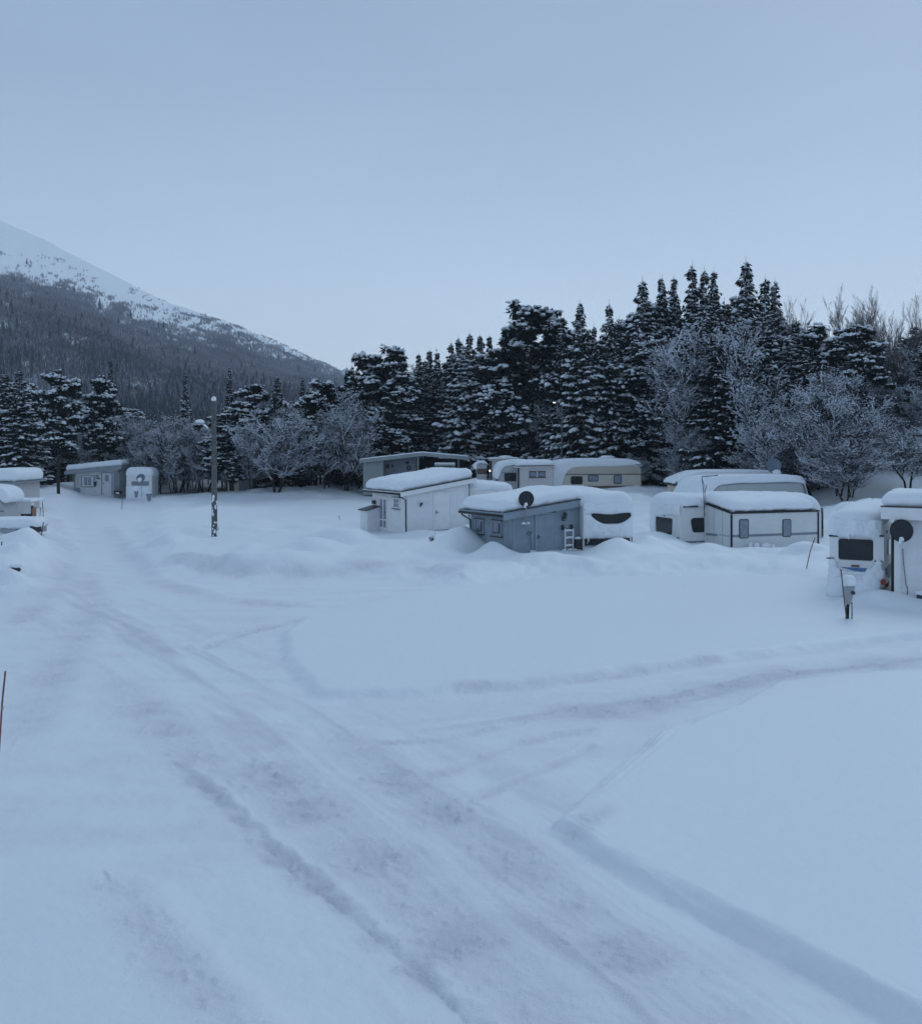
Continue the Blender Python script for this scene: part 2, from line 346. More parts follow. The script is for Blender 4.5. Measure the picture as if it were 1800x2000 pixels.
def ground_h(x, y, full=True):
    x = np.asarray(x, float); y = np.asarray(y, float)
    n1 = fbm(x * 0.12, y * 0.12, 3); n2 = fbm(x * 0.7, y * 0.7, 3); n3 = fbm(x * 3.1 + 5, y * 3.1, 3)
    wob = n2 * 0.16 + n3 * 0.05
    def pl(P, soft, off=0.0): d, _, _ = sdist(P, x, y); return sst(-soft, soft * 0.4, d + wob * (1 if soft < 1 else 2.5) + off)
    wob = wob + fbm(x * 1.7 + 80, y * 1.7, 3) * 0.07 * (y < 30)
    up = pl(PLA, 0.24); h = -0.34 + 0.17 * up
    dA, alA, _ = sdist(PLA, x, y); h = h + 0.05 * fbm(alA * 0.35, dA * 16, 3) * np.exp(-((dA + .1) / .22) ** 2) * (y < 30)
    b = pl(PLB, 0.30); h = np.maximum(h, -0.34 + 0.17 * b)
    c = pl(PLC, 1.6); h = np.maximum(h, -0.34 + 0.36 * c)
    d_ = pl(PLD, 1.6); h = np.maximum(h, -0.34 + 0.50 * d_)
    e_ = pl(PLE, 0.45); h = np.maximum(h, -0.34 + 0.09 * e_)
    raised = np.maximum.reduce([up, b, c, d_, e_])
    near = np.clip(1 - y / 400, 0, 1)
    h = h + n1 * 0.16 * (0.4 + 0.6 * raised) + n2 * (0.025 + 0.055 * np.maximum(c, d_)) + n3 * (0.014 * (1 - raised) + 0.005) + fbm(x * 0.9 + y * .5, y * 2.2, 3) * 0.012 * raised
    lump = fbm(x * 0.35 + 40, y * 0.5, 2)
    h = h + np.clip(lump - 0.02, 0, 1) * 0.8 * np.maximum(c, d_) * sst(36, 39, y) * (1 - sst(52, 60, y)) * 1.15
    for bx, by, wx, wy, bh in BUMPG:
        q = ((x - bx) / wx) ** 2 + ((y - by) / wy) ** 2
        h = h + bh * np.exp(-q * 1.2) * (1 + 0.35 * n2)
    u = np.where(y > 1, x / np.maximum(y, 1), 0)
    ur = sst(0.0, 0.06, u); h = h + 1.0 * sst(50, 72, y) * ur * (y > 0)
    h = h + 2.6 * sst(0.32, 0.40, u) * sst(48, 82, y)
    h = h + np.minimum(np.maximum(0, y - 96), 150) * 0.05
    track = np.zeros(x.shape)
    if full:
        for P, w, dep, rg in RUTG:
            d, al, sg = sdist(P, x, y, closed=False)
            dd = d + n3 * 0.12 * rg
            g = np.exp(-(dd / w) ** 2); brk = 0.55 + 0.45 * np.clip(fbm(al * 1.3 + w * 50, al * 0 + w, 2) * 3 + 0.5, 0, 1)
            h = h - dep * g * brk * (1 + rg * n3 * 1.5) + dep * 0.9 * np.exp(-((dd - 2.1 * w) / w) ** 2) * (sg > 0)
            track = np.maximum(track, np.exp(-(dd / (w * 1.9)) ** 2) * min(1, 0.5 + rg * 0.5) * brk)
        # clods and crumbs thrown up along the ruts, fine ridges drawn by the plough blade
        cl = fbm(x * 7 + 3, y * 7, 3); h = h + np.clip(cl - 0.12, 0, 1) * 0.13 * track * (y < 40) + fbm(x * 17, y * 17, 2) * 0.010 * track * (y < 22) + fbm(x * 6, y * 6 + 9, 3) * 0.006 * (y < 25)
        # packed lanes run with the traffic: long streaks between the two tracks
        LN = LANE_A; d, al, sg = sdist(LN, x, y, closed=False)
        st_ = fbm(d * sg * 2.2, al * 0.22, 4); lane = np.exp(-(d / 1.9) ** 2) * (1 - raised)
        track = np.maximum(track, np.clip(st_ * 2.4 + 0.15, 0, 1) * lane * 0.9); h = h + st_ * 0.045 * lane + fbm(d * sg * 9, al * 0.5, 3) * 0.022 * lane * np.clip(fbm(x * .4, y * .4 + 7, 2) * 3 + .6, 0, 1)
        LN = LANE_B; d, al, sg = sdist(LN, x, y, closed=False)
        st2 = fbm(d * sg * 2.2 + 9, al * 0.16, 4); lane = np.exp(-(d / 1.3) ** 2) * (1 - raised) * sst(0, 6, al)
        track = np.maximum(track, np.clip(st2 * 2.4 + 0.25, 0, 1) * lane); h = h + st2 * 0.04 * lane + fbm(d * sg * 8 + 3, al * 0.4, 3) * 0.02 * lane
        track = np.maximum(track, 0.25 * (1 - raised) * np.clip(fbm(x * 0.5, y * 1.6, 4) * 2 + .3, 0, 1) * (y < 60))
    return (h, track) if full else h
def gz(x, y): return float(ground_h(np.array([x]), np.array([y]), False)[0])
rr = [0.6, 1.5, 2.5, 3.5, 4.3]; r_ = 5.0
while r_ < 2000:
    rr.append(r_); r_ *= 1.0032 if r_ < 62 else (1.007 if r_ < 160 else 1.04)
rr = np.array(rr)
aa = np.concatenate([np.linspace(-180, -36, 50)[:-1], np.linspace(-36, 36, 900)[:-1], np.linspace(36, 180, 50)[:-1]]) * math.pi / 180
AA, RR = np.meshgrid(aa, rr)
gx = RR * np.sin(AA); gy = RR * np.cos(AA)
gh, gt = ground_h(gx, gy)
gh = gh * np.clip(1 - (RR - 300) / 2000, 0, 1)
nr, na = gx.shape
idx = np.arange(nr * na).reshape(nr, na); nxt = np.roll(idx, -1, axis=1)
q = np.stack([idx[:-1], idx[1:], nxt[1:], nxt[:-1]], -1).reshape(-1, 4)
V = np.stack([gx, gy, gh], -1).reshape(-1, 3); V = np.vstack([V, [[0, 0, -0.3]]])
tri = np.stack([np.full(na, nr * na), idx[0], nxt[0]], -1)
gm = bpy.data.materials.new('ground_snow'); gm.use_nodes = True; t = gm.node_tree; b = t.nodes['Principled BSDF']
b.inputs['Roughness'].default_value = 0.55; b.inputs['Specular IOR Level'].default_value = 0.75
co = N(t, 'ShaderNodeTexCoord'); at = N(t, 'ShaderNodeAttribute', attribute_name='packed')
n1 = N(t, 'ShaderNodeTexNoise'); n1.inputs['Scale'].default_value = 9; n1.inputs['Detail'].default_value = 9; n1.inputs['Roughness'].default_value = 0.62
n2 = N(t, 'ShaderNodeTexNoise'); n2.inputs['Scale'].default_value = 2.2; n2.inputs['Detail'].default_value = 7
for n in (n1, n2): t.links.new(co.outputs['Object'], n.inputs['Vector'])
ma = N(t, 'ShaderNodeMapRange'); ma.inputs[1].default_value = 0.35; ma.inputs[2].default_value = 0.66; ma.inputs[3].default_value = 0.35
t.links.new(n2.outputs['Fac'], ma.inputs[0])
mu = N(t, 'ShaderNodeMath', operation='MULTIPLY'); t.links.new(at.outputs['Fac'], mu.inputs[0]); t.links.new(ma.outputs[0], mu.inputs[1])
mu2 = N(t, 'ShaderNodeMath', operation='MULTIPLY_ADD'); mu2.use_clamp = True; mu2.inputs[1].default_value = 0.22
t.links.new(at.outputs['Fac'], mu2.inputs[0]); t.links.new(mu.outputs[0], mu2.inputs[2])
mc = N(t, 'ShaderNodeMix', data_type='RGBA'); mc.inputs[6].default_value = (*SNOWC, 1); mc.inputs[7].default_value = (0.73, 0.73, 0.79, 1)
t.links.new(mu2.outputs[0], mc.inputs[0]); t.links.new(mc.outputs[2], b.inputs['Base Color'])
bp = N(t, 'ShaderNodeBump'); bp.inputs['Distance'].default_value = 0.05
bs = N(t, 'ShaderNodeMath', operation='MULTIPLY_ADD'); bs.inputs[1].default_value = 0.7; bs.inputs[2].default_value = 0.32; bs.use_clamp = True
t.links.new(at.outputs['Fac'], bs.inputs[0]); t.links.new(bs.outputs[0], bp.inputs['Strength'])
n4 = N(t, 'ShaderNodeTexNoise'); n4.inputs['Scale'].default_value = 55; n4.inputs['Detail'].default_value = 6; t.links.new(co.outputs['Object'], n4.inputs['Vector'])
ad = N(t, 'ShaderNodeMath', operation='MULTIPLY_ADD'); ad.inputs[1].default_value = 0.35; t.links.new(n4.outputs['Fac'], ad.inputs[0]); t.links.new(n1.outputs['Fac'], ad.inputs[2])
t.links.new(ad.outputs[0], bp.inputs['Height']); t.links.new(bp.outputs[0], b.inputs['Normal'])
ground = mesh_np('snow_ground', V, [q, tri], gm, smooth=True); tag(ground, kind='structure')
ca = ground.data.attributes.new('packed', 'FLOAT', 'POINT'); ca.data.foreach_set('value', np.append(gt.ravel(), 0).astype(np.float32))

# ------------------------------------------------------------ mountain
RID = [(-900, 300), (-400, 330), (-200, 370), (0, 432), (80, 468), (160, 507), (240, 548), (330, 592), (400, 612), (440, 625), (500, 650), (560, 672), (620, 700), (660, 716), (720, 745), (800, 790), (950, 830), (1200, 850)]
RY0, RY1 = 300.0, 1500.0
ra = np.array([(a - 900) / F for a, b in RID]); re_ = np.array([(HZ - b) / F for a, b in RID])
def mount_h(u, tt):
    zr = np.interp(u, ra, re_) * RY1; zr = zr * (1 + fbm(u * 18, u * 0 + 3, 4) * 0.02)
    prof = np.where(tt <= 1, np.clip(tt, 0, 1) ** 1.22, 1 - (tt - 1) * 0.8)
    yy = RY0 + (RY1 - RY0) * tt
    z = 4 + zr * prof + fbm(u * yy * 0.006 + 3, yy * 0.006, 3) * 20 * np.clip(tt * (1.15 - tt) * 3, 0, 1)
    return z
U = np.linspace(ra[0], ra[-1], 340); T = np.concatenate([np.linspace(-0.03, 1, 170), np.linspace(1.02, 1.25, 8)])
UU, TT = np.meshgrid(U, T); MY = RY0 + (RY1 - RY0) * TT; MX = UU * MY; MZ = mount_h(UU, TT)
i2 = np.arange(UU.size).reshape(UU.shape)
q = np.stack([i2[:-1, :-1], i2[:-1, 1:], i2[1:, 1:], i2[1:, :-1]], -1).reshape(-1, 4)
mt = mesh_np('snow_mountain', np.stack([MX, MY, MZ], -1).reshape(-1, 3), [q], M['snow'], smooth=True); tag(mt, kind='structure')

# forest on the mountain: birch tufts and small spruces, far too many to count
def hill_forest():
    rs = np.random.RandomState(11); n = 420000
    u = rs.uniform(-0.75, 0.02, n); tt = rs.rand(n) ** 1.0
    yy = RY0 + (RY1 - RY0) * tt; xx = u * yy; z = mount_h(u, tt)
    px = 900 + u * F; py = HZ - (z - CH) / yy * F
    line = np.interp(px, [-500, 0, 60, 120, 200, 260, 330, 390, 420, 470, 520, 560, 640, 700], [480, 537, 546, 556, 592, 612, 640, 655, 640, 650, 672, 690, 712, 740])
    edge = py - line + fbm(px * 0.03, py * 0.08, 5) * 34
    ridge = np.interp(px, [a for a, b in RID], [b for a, b in RID])
    dens = sst(-14, 60, edge)
    # thin birch up the ridge line on the right and a few dark outcrops above the tree line
    strip = sst(300, 420, px) * sst(2, 14, py - ridge) * np.clip(fbm(px * 0.05 + 9, py * 0.16, 4) * 1.6 + 0.3, 0, 1) * 0.45
    crop = sst(0.16, 0.42, fbm(px * 0.05 + 70, py * 0.16, 4)) * (edge > -50) * 0.09
    gaps = np.clip(fbm(px * 0.02 + 31, py * 0.06, 3) * 3 + 1.35, 0.25, 1)
    pr = np.maximum(np.maximum(dens * gaps, strip), crop) * np.clip(yy / 900, 0.18, 1)
    k = rs.rand(n) < pr
    u, yy, xx, z, px, py, tt = [a[k] for a in (u, yy, xx, z, px, py, tt)]
    m = len(u); print('hill trees', m)
    con = rs.rand(m) < 0.007 * (1 - sst(0.2, 0.5, tt)) + 0.002
    hh = rs.uniform(3.5, 7, m) * np.where(con, 1.7, 1.0) * (1 - 0.4 * sst(0.6, 1, tt))
    # birch: 9 thin upright blades leaning outward
    Vs = []; Fs = []; mi = []; base = 0
    nb = ~con; C = np.stack([xx, yy, z], -1)
    P = C[nb]; H = hh[nb]; mm = len(P)
    for j in range(7):
        a = rs.uniform(0, 2 * math.pi, mm); rad = rs.uniform(0.1, 0.38, mm) * H; w = rs.uniform(0.09, 0.22, mm) * (0.4 + yy[nb] / 1100)
        b0 = P + np.stack([np.cos(a) * rad * 0.3, np.sin(a) * rad * 0.3, H * rs.uniform(-0.02, 0.3, mm)], -1)
        tp = P + np.stack([np.cos(a) * rad, np.sin(a) * rad, H * rs.uniform(0.5, 1.0, mm)], -1)
        sd = np.stack([np.cos(a + 1.9) * w, np.sin(a + 1.9) * w, w * 0], -1); md = (b0 + tp) / 2 + rs.normal(0, .2, (mm, 3))
        Vs.append(np.stack([b0, md - sd, tp, md + sd], 1).reshape(-1, 3))
        Fs.append(np.arange(mm * 4).reshape(-1, 4) + base); base += mm * 4
        sn = rs.rand(mm) < 0.025 + 0.05 * fbm(u[nb] * 20, tt[nb] * 12, 2); dk = rs.rand(mm) < np.clip(1.35 - yy[nb] / 720 + 0.5 * fbm(u[nb] * 14 + 5, tt[nb] * 14, 3), 0.0, 0.9)  # darker forest low down; paler with distance, the haze mixed into the colour
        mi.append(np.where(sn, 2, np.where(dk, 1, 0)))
    P = C[con]; H = hh[con]; mm = len(P)
    for j in range(7):                      # conifers: stacked pyramids with snowy shoulders
        f0, f1 = j / 7, min(1, (j + 2.0) / 7); Rr = 0.2 * H * (1 - f0) + 0.1
        a0 = rs.uniform(0, 6.28, mm)
        cs = [P + np.stack([np.cos(a0 + k * 1.571) * Rr, np.sin(a0 + k * 1.571) * Rr, H * f0], -1) for k in range(4)]
        tp = P + np.stack([0 * H, 0 * H, H * f1], -1)
        Vs.append(np.stack(cs + [tp], 1).reshape(-1, 3)); o = np.arange(mm)[:, None] * 5 + base
        for k in range(4):
            Fs.append(np.concatenate([o + k, o + (k + 1) % 4, o + 4, o + 4], 1)[:, :3]); mi.append(np.where(rs.rand(mm) < 0.0, 2, 1))
        base += mm * 5
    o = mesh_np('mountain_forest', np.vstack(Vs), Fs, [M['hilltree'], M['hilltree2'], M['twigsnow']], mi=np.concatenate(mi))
    tag(o, 'bare purple grey birch forest with scattered spruces covering the lower mountain slope', 'forest', kind='stuff')
hill_forest()

# ------------------------------------------------------------ trees
def tubes(p0, p1, r0, r1, k=3):
    p0 = np.asarray(p0); p1 = np.asarray(p1); d = p1 - p0; L = np.linalg.norm(d, axis=1, keepdims=True) + 1e-9; d = d / L
    up = np.where(np.abs(d[:, 2:3]) > 0.9, np.array([[1., 0, 0]]), np.array([[0, 0, 1.]]))
    a = np.cross(d, up); a /= np.linalg.norm(a, axis=1, keepdims=True) + 1e-9; c = np.cross(d, a)
    r0 = np.broadcast_to(np.asarray(r0, float), (len(p0),))[:, None]; r1 = np.broadcast_to(np.asarray(r1, float), (len(p0),))[:, None]
    vs = []
    for (p, r) in ((p0, r0), (p1, r1)):
        for j in range(k):
            t = 2 * math.pi * j / k; vs.append(p + (a * math.cos(t) + c * math.sin(t)) * r)
    V = np.stack(vs, 1).reshape(-1, 3); o = np.arange(len(p0))[:, None] * 2 * k
    Fq = np.concatenate([np.concatenate([o + j, o + (j + 1) % k, o + k + (j + 1) % k, o + k + j], 1) for j in range(k)])
    return V, Fq
_oct = None
def unit_blob():
    global _oct
    if _oct is None:
        v = [Vector(p) for p in ((1, 0, 0), (-1, 0, 0), (0, 1, 0), (0, -1, 0), (0, 0, 1), (0, 0, -1))]
        f = [(0, 2, 4), (2, 1, 4), (1, 3, 4), (3, 0, 4), (2, 0, 5), (1, 2, 5), (3, 1, 5), (0, 3, 5)]; nf = []; c = {}
        def mid(a, b):
            k_ = (min(a, b), max(a, b))
            if k_ not in c: v.append((v[a] + v[b]).normalized()); c[k_] = len(v) - 1
            return c[k_]
        for a, b, d in f:
            x, y, z = mid(a, b), mid(b, d), mid(d, a); nf += [(a, x, z), (b, y, x), (d, z, y), (x, y, z)]
        _oct = (np.array([tuple(p) for p in v]), np.array(nf))
    return _oct
def blobs(C, ax, ay, az, rs, dirs=None, jit=0.22):
    """lumps of snow: centres C, half sizes, long axis along dirs"""
    v, f = unit_blob(); n = len(C)
    P = v[None] * (1 + rs.uniform(-jit, jit, (n, len(v), 1)))
    ax, ay, az = [np.broadcast_to(np.asarray(q_, float), (n,))[:, None] for q_ in (ax, ay, az)]
    X, Y, Z = P[..., 0] * ax, P[..., 1] * ay, np.where(P[..., 2] < 0, P[..., 2] * 0.45, P[..., 2]) * az
    if dirs is None: a = rs.uniform(0, 6.28, n); dirs = np.stack([np.cos(a), np.sin(a), a * 0], -1)
    d = dirs / (np.linalg.norm(dirs, axis=1, keepdims=True) + 1e-9)
    s = np.cross(np.array([[0, 0, 1.]]), d); s /= np.linalg.norm(s, axis=1, keepdims=True) + 1e-9; u = np.cross(d, s)
    V = C[:, None] + X[..., None] * d[:, None] + Y[..., None] * s[:, None] + Z[..., None] * u[:, None]
    return V.reshape(-1, 3), (f[None] + (np.arange(n) * len(v))[:, None, None]).reshape(-1, 3)
def spikes(C, D, L, w, rs, droop=0.0):
    """needle blades: from C along D, length L, half width w (one kite each)"""
    n = len(C); D = D / (np.linalg.norm(D, axis=1, keepdims=True) + 1e-9)
    s = np.cross(D, rs.normal(0, 1, (n, 3))); s /= np.linalg.norm(s, axis=1, keepdims=True) + 1e-9
    L = np.broadcast_to(np.asarray(L, float), (n,))[:, None]; w = np.broadcast_to(np.asarray(w, float), (n,))[:, None]
    m = C + D * L * 0.45; t = C + D * L; t[:, 2] -= droop * L[:, 0]
    return np.stack([C, m - s * w, t, m + s * w], 1).reshape(-1, 3), np.arange(n * 4).reshape(-1, 4)
def cat_(parts):
    V = []; Fs = []; b = 0
    for v, f in parts: V.append(v); Fs.append(f + b); b += len(v)
    k = {}
    for f in Fs: k.setdefault(f.shape[1], []).append(f)
    return np.vstack(V), [np.concatenate(x) for x in k.values()]
def tree_root(name): return thing(name, 'tree', 'tree')
TW = {}
def finish(name, root, trunk, crown, snow, bark='bark', crownmat='needle', snowmat='tsnow'):
    if trunk: V_, F_ = cat_(trunk); mesh_np('trunk', V_, F_, M[bark], root)
    if crown: V_, F_ = cat_(crown); mesh_np('crown', V_, F_, M[crownmat], root)
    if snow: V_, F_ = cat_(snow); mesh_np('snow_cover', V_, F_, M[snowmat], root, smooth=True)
    return root
def trunk_segs(H, r, rs, lean=0.02, n=10):
    z = np.linspace(-0.04, 1, n + 1) * H; x = np.cumsum(rs.normal(0, lean, n + 1)) * H / n; y = np.cumsum(rs.normal(0, lean, n + 1)) * H / n
    P = np.stack([x, y, z], -1); rad = r * (1 - np.linspace(0, 1, n + 1)) ** 0.8 + 0.015
    return P, rad

def make_spruce(seed, H=18.0, Rb=3.0, load=0.8, low=0.05, gap=0.40, pw=0.95, big=1.0, frost=0.30):
    rs = np.random.RandomState(seed); P, rad = trunk_segs(H, 0.17 * H / 18 + .05, rs, 0.006)
    tk = [tubes(P[:-1], P[1:], rad[:-1], rad[1:], 6)]
    z = low * H; nC = []; nD = []; nL = []; nW = []; sC = []; sD = []; sS = []; b0 = []; b1 = []; br = []
    while z < H * 0.985:
        f = z / H; L0 = Rb * (1 - f) ** pw * (0.45 + 0.55 * min(1, f / 0.15 + 0.3)) + 0.09
        for k in range(rs.randint(6, 10) if f < 0.85 else rs.randint(4, 6)):
            a = rs.uniform(0, 6.283); L = L0 * rs.choice([rs.uniform(0.4, 0.85), rs.uniform(0.85, 1.4)]) * (1 + .22 * math.sin(z * 1.3 + a * 2 + seed)); zz = z + rs.uniform(-.6, .6) * gap
            st_ = max(2, int(L / 0.30)); S = (np.arange(st_) + 0.6 + rs.uniform(-.2, .2, st_)) / st_
            dr = (0.48 + rs.uniform(-.18, .2)) * (1 - 0.9 * f) - 0.28 * f
            X = np.cos(a) * L * S; Y = np.sin(a) * L * S; Z = zz - dr * L * S ** 1.25 + 0.12 * L * S ** 4
            C = np.stack([X, Y, Z], -1); d = np.array([math.cos(a), math.sin(a), -dr * 0.6]); sd = np.array([-math.sin(a), math.cos(a), 0])
            b0.append([0, 0, zz]); b1.append(C[-1]); br.append(0.02 + 0.008 * L)
            wid = 0.30 * L * (1 - S) + 0.16
            for j in range(st_):
                for s_ in (-1, 1, -1, 1, 0, 0):
                    nC.append(C[j] + sd * s_ * rs.uniform(0, .1)); nD.append(d * rs.uniform(.4, 1) + sd * s_ * rs.uniform(.6, 1.2) + np.array([0, 0, -rs.uniform(.15, .9)]))
                    nL.append((wid[j] + 0.12) * rs.uniform(.8, 1.35)); nW.append(rs.uniform(0.05, 0.10) * (0.7 + 0.3 * L))
                if rs.rand() < load * (0.5 + 0.5 * S[j] + 0.1):
                    sc = rs.choice([rs.uniform(.4, .8), rs.uniform(0.8, 1.5)]) * (0.45 + 0.55 * min(1, L / 1.8)) * big
                    sC.append(C[j] + sd * rs.uniform(-.4, .4) * wid[j] + np.array([0, 0, 0.05 * sc])); sD.append(d + sd * rs.uniform(-.9, .9) + np.array([0, 0, -rs.uniform(0, .55)])); sS.append(sc)
        z += gap * (1 - 0.35 * f) * rs.uniform(0.8, 1.2)
    tk.append(tubes(b0, b1, np.array(br), 0.01, 3))
    # leader
    lead = np.array([[P[-1][0], P[-1][1], H]] * 8); ld = np.stack([rs.normal(0, .5, 8), rs.normal(0, .5, 8), np.full(8, .8)], -1)
    cr = [spikes(np.array(nC), np.array(nD), np.array(nL), np.array(nW), rs, 0.15), spikes(lead - [[0, 0, .3]], ld, .35, .03, rs), tubes([[P[-1][0], P[-1][1], H - .4]], [[P[-1][0], P[-1][1], H + .45]], .022, .008, 4)]
    s = np.array(sS)
    kf = rs.rand(len(nC)) < frost * min(1, load)
    fD = np.array(nD)[kf] + [[0, 0, .35]]; fC = np.array(nC)[kf] + [[0, 0, .05]]
    sn = [blobs(np.array(sC), 0.23 * s, 0.13 * s, 0.105 * s + 0.015, rs, np.array(sD)), spikes(fC, fD, np.array(nL)[kf] * .75, .045, rs, .1)]
    return finish('spruce_tree', tree_root('spruce_tree'), tk, cr, sn)

def clump(rs, C, r, nC, nD, nL, nW, sC, sS, load):
    n = 26
    dd = rs.normal(0, 1, (n, 3)); dd /= np.linalg.norm(dd, axis=1, keepdims=True); dd[:, 2] *= 0.6
    for q_ in dd:
        nC.append(C + q_ * r * 0.15); nD.append(q_ + np.array([0, 0, -.1])); nL.append(r * rs.uniform(.8, 1.25)); nW.append(r * 0.16)
    if rs.rand() < load:
        for _ in range(rs.randint(3, 6)):
            o = rs.normal(0, .45, 3) * r; o[2] = abs(o[2]) * 0.4 + r * 0.35; sC.append(C + o); sS.append(r * rs.uniform(.35, .9))
def make_pine(seed, H=14.0, Rb=3.2, load=0.85, base=0.3, nl=44, cl=0.55):
    rs = np.random.RandomState(seed); P, rad = trunk_segs(H * 0.95, 0.2 * H / 14, rs, 0.03)
    p0 = list(P[:-1]); p1 = list(P[1:]); r0 = list(rad[:-1]); r1 = list(rad[1:]); nC = []; nD = []; nL = []; nW = []; sC = []; sS = []
    for i in range(nl):
        f = base + (1 - base) * (i + rs.rand()) / nl; g = (f - base) / (1 - base)
        L = Rb * (math.sin(math.pi * min(1, 0.18 + 0.75 * g)) ** 0.7) * rs.uniform(.6, 1.1); a = rs.uniform(0, 6.283)
        o = np.array([np.interp(f * H, P[:, 2], P[:, 0]), np.interp(f * H, P[:, 2], P[:, 1]), f * H * 0.95])
        pts = [o]; up = 0.15 + 0.6 * g - 0.3 * (1 - g)
        for j in range(1, 5):
            s = j / 4; pts.append(o + np.array([math.cos(a) * L * s, math.sin(a) * L * s, L * (up * s - 0.35 * s * s)]) + rs.normal(0, .05 * L, 3))
        for j in range(4): p0.append(pts[j]); p1.append(pts[j + 1]); r0.append(.07 * (1 - j / 5)); r1.append(.07 * (1 - (j + 1) / 5))
        for j in (2, 3, 4):
            for _ in range(2 if j < 4 else 3):
                clump(rs, pts[j] + rs.normal(0, .28, 3) * (1, 1, .6), cl * rs.uniform(.65, 1.15), nC, nD, nL, nW, sC, sS, load)
    s = np.array(sS)
    return finish('pine_tree', tree_root('pine_tree'), [tubes(p0, p1, np.array(r0), np.array(r1), 5)], [spikes(np.array(nC), np.array(nD), np.array(nL), np.array(nW), rs, .1)],
                  [blobs(np.array(sC), s * .62, s * .5, s * .36, rs)])

def make_birch(seed, H=12.0, stems=2, spread=0.5, depth=5, snow=0.85, rbase=0.11, start=0.25, kids=3, bark='bark', tw='twig', up=0.55, srad=0.028, snowmat='twigsnow', side=1.0, sk=1.0, wig=1.0, name='birch_tree'):
    rs = np.random.RandomState(seed); A = []; B = []; RA = []; RB_ = []; D_ = []
    def grow(p, d, L, r, lev):
        n = 4 if lev < 2 else 3; q_ = p
        for i in range(n):
            d = d + rs.normal(0, 0.11 + 0.05 * lev, 3) * wig + np.array([0, 0, 0.05 if lev < 3 else -0.03]); d /= np.linalg.norm(d)
            nx_ = q_ + d * L / n; ra_ = r * (1 - 0.6 * i / n); rb_ = r * (1 - 0.6 * (i + 1) / n)
            A.append(q_); B.append(nx_); RA.append(ra_); RB_.append(rb_); D_.append(lev)
            if lev < depth and (lev > 0 or (i + 1) / n > start):
                for k in range(kids + 2 if lev == 0 else kids if lev < 3 or snow > .95 or snow < .3 else kids - 1):
                    if rs.rand() < 0.78:
                        a = rs.uniform(0, 6.283); o = np.array([math.cos(a), math.sin(a), rs.uniform(-.1, .9) * up])
                        nd = d * (0.55 + up * .5) + o * (0.6 + spread * 0.6) * side; nd /= np.linalg.norm(nd)
                        t = rs.rand(); grow(q_ * (1 - t) + nx_ * t, nd, L * rs.uniform(.34, .55), rb_ * 0.5, lev + 1)
            q_ = nx_
    for s_ in range(stems):
        a = rs.uniform(0, 6.283); ln = spread * rs.uniform(.15, .5) if stems > 1 else 0.08
        grow(np.array([math.cos(a) * .15 * stems / 2, math.sin(a) * .15 * stems / 2, -0.3]), np.array([math.cos(a) * ln, math.sin(a) * ln, 1.0]), H * rs.uniform(.62, .86) * (1 if s_ else 1), rbase * rs.uniform(.8, 1.1), 0)
    A = np.array(A); B = np.array(B); RA = np.array(RA); RB_ = np.array(RB_); D_ = np.array(D_)
    top = B[:, 2].max(); sc = H / top; A = A * [1, 1, sc]; B = B * [1, 1, sc]
    RA = np.maximum(RA, .012 if snow > .3 else .008); RB_ = np.maximum(RB_, .010 if snow > .3 else .006)
    tk = D_ <= 1; root = tree_root(name)
    parts = [tubes(A[tk], B[tk], RA[tk], RB_[tk], 5)]; cr = [tubes(A[~tk], B[~tk], RA[~tk], RB_[~tk], 3)]
    d = B - A; hor = np.sqrt(d[:, 0] ** 2 + d[:, 1] ** 2) / (np.linalg.norm(d, axis=1) + 1e-9)
    ph = rs.uniform(0, 6, 6); mdp = (A + B) / 2
    pat = np.sin(mdp[:, 0] * 1.7 + ph[0] + 1.3 * np.sin(mdp[:, 2] * 1.1 + ph[3])) + np.sin(mdp[:, 1] * 1.9 + ph[1] + np.sin(mdp[:, 0] * .9)) + np.sin(mdp[:, 2] * 2.3 + ph[2] + 1.5 * np.sin(mdp[:, 1] * 1.3 + ph[4]))
    pat = np.clip(0.5 + pat * 0.33, 0.06, 1)
    k = (rs.rand(len(A)) < snow * sk * pat * np.clip(hor * 1.5, 0.1, 1) * np.where(D_ >= 4, .8, 1.3)) & (D_ > 0)
    k |= (D_ >= 1) & (D_ <= 2) & (rs.rand(len(A)) < .75 * snow) & (hor > .35)
    rr_ = srad * rs.uniform(.6, 1.5, k.sum()) * np.where(D_[k] <= 2, 1.5, .9) + RA[k] * 0.8; off = np.stack([0 * rr_, 0 * rr_, rr_ * 0.75], -1)
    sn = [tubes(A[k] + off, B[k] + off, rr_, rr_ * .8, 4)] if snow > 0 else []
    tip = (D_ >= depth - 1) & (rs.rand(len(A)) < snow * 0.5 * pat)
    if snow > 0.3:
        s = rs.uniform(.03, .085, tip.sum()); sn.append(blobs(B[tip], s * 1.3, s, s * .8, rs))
    return finish(name, root, parts, cr, sn, bark, tw, snowmat)

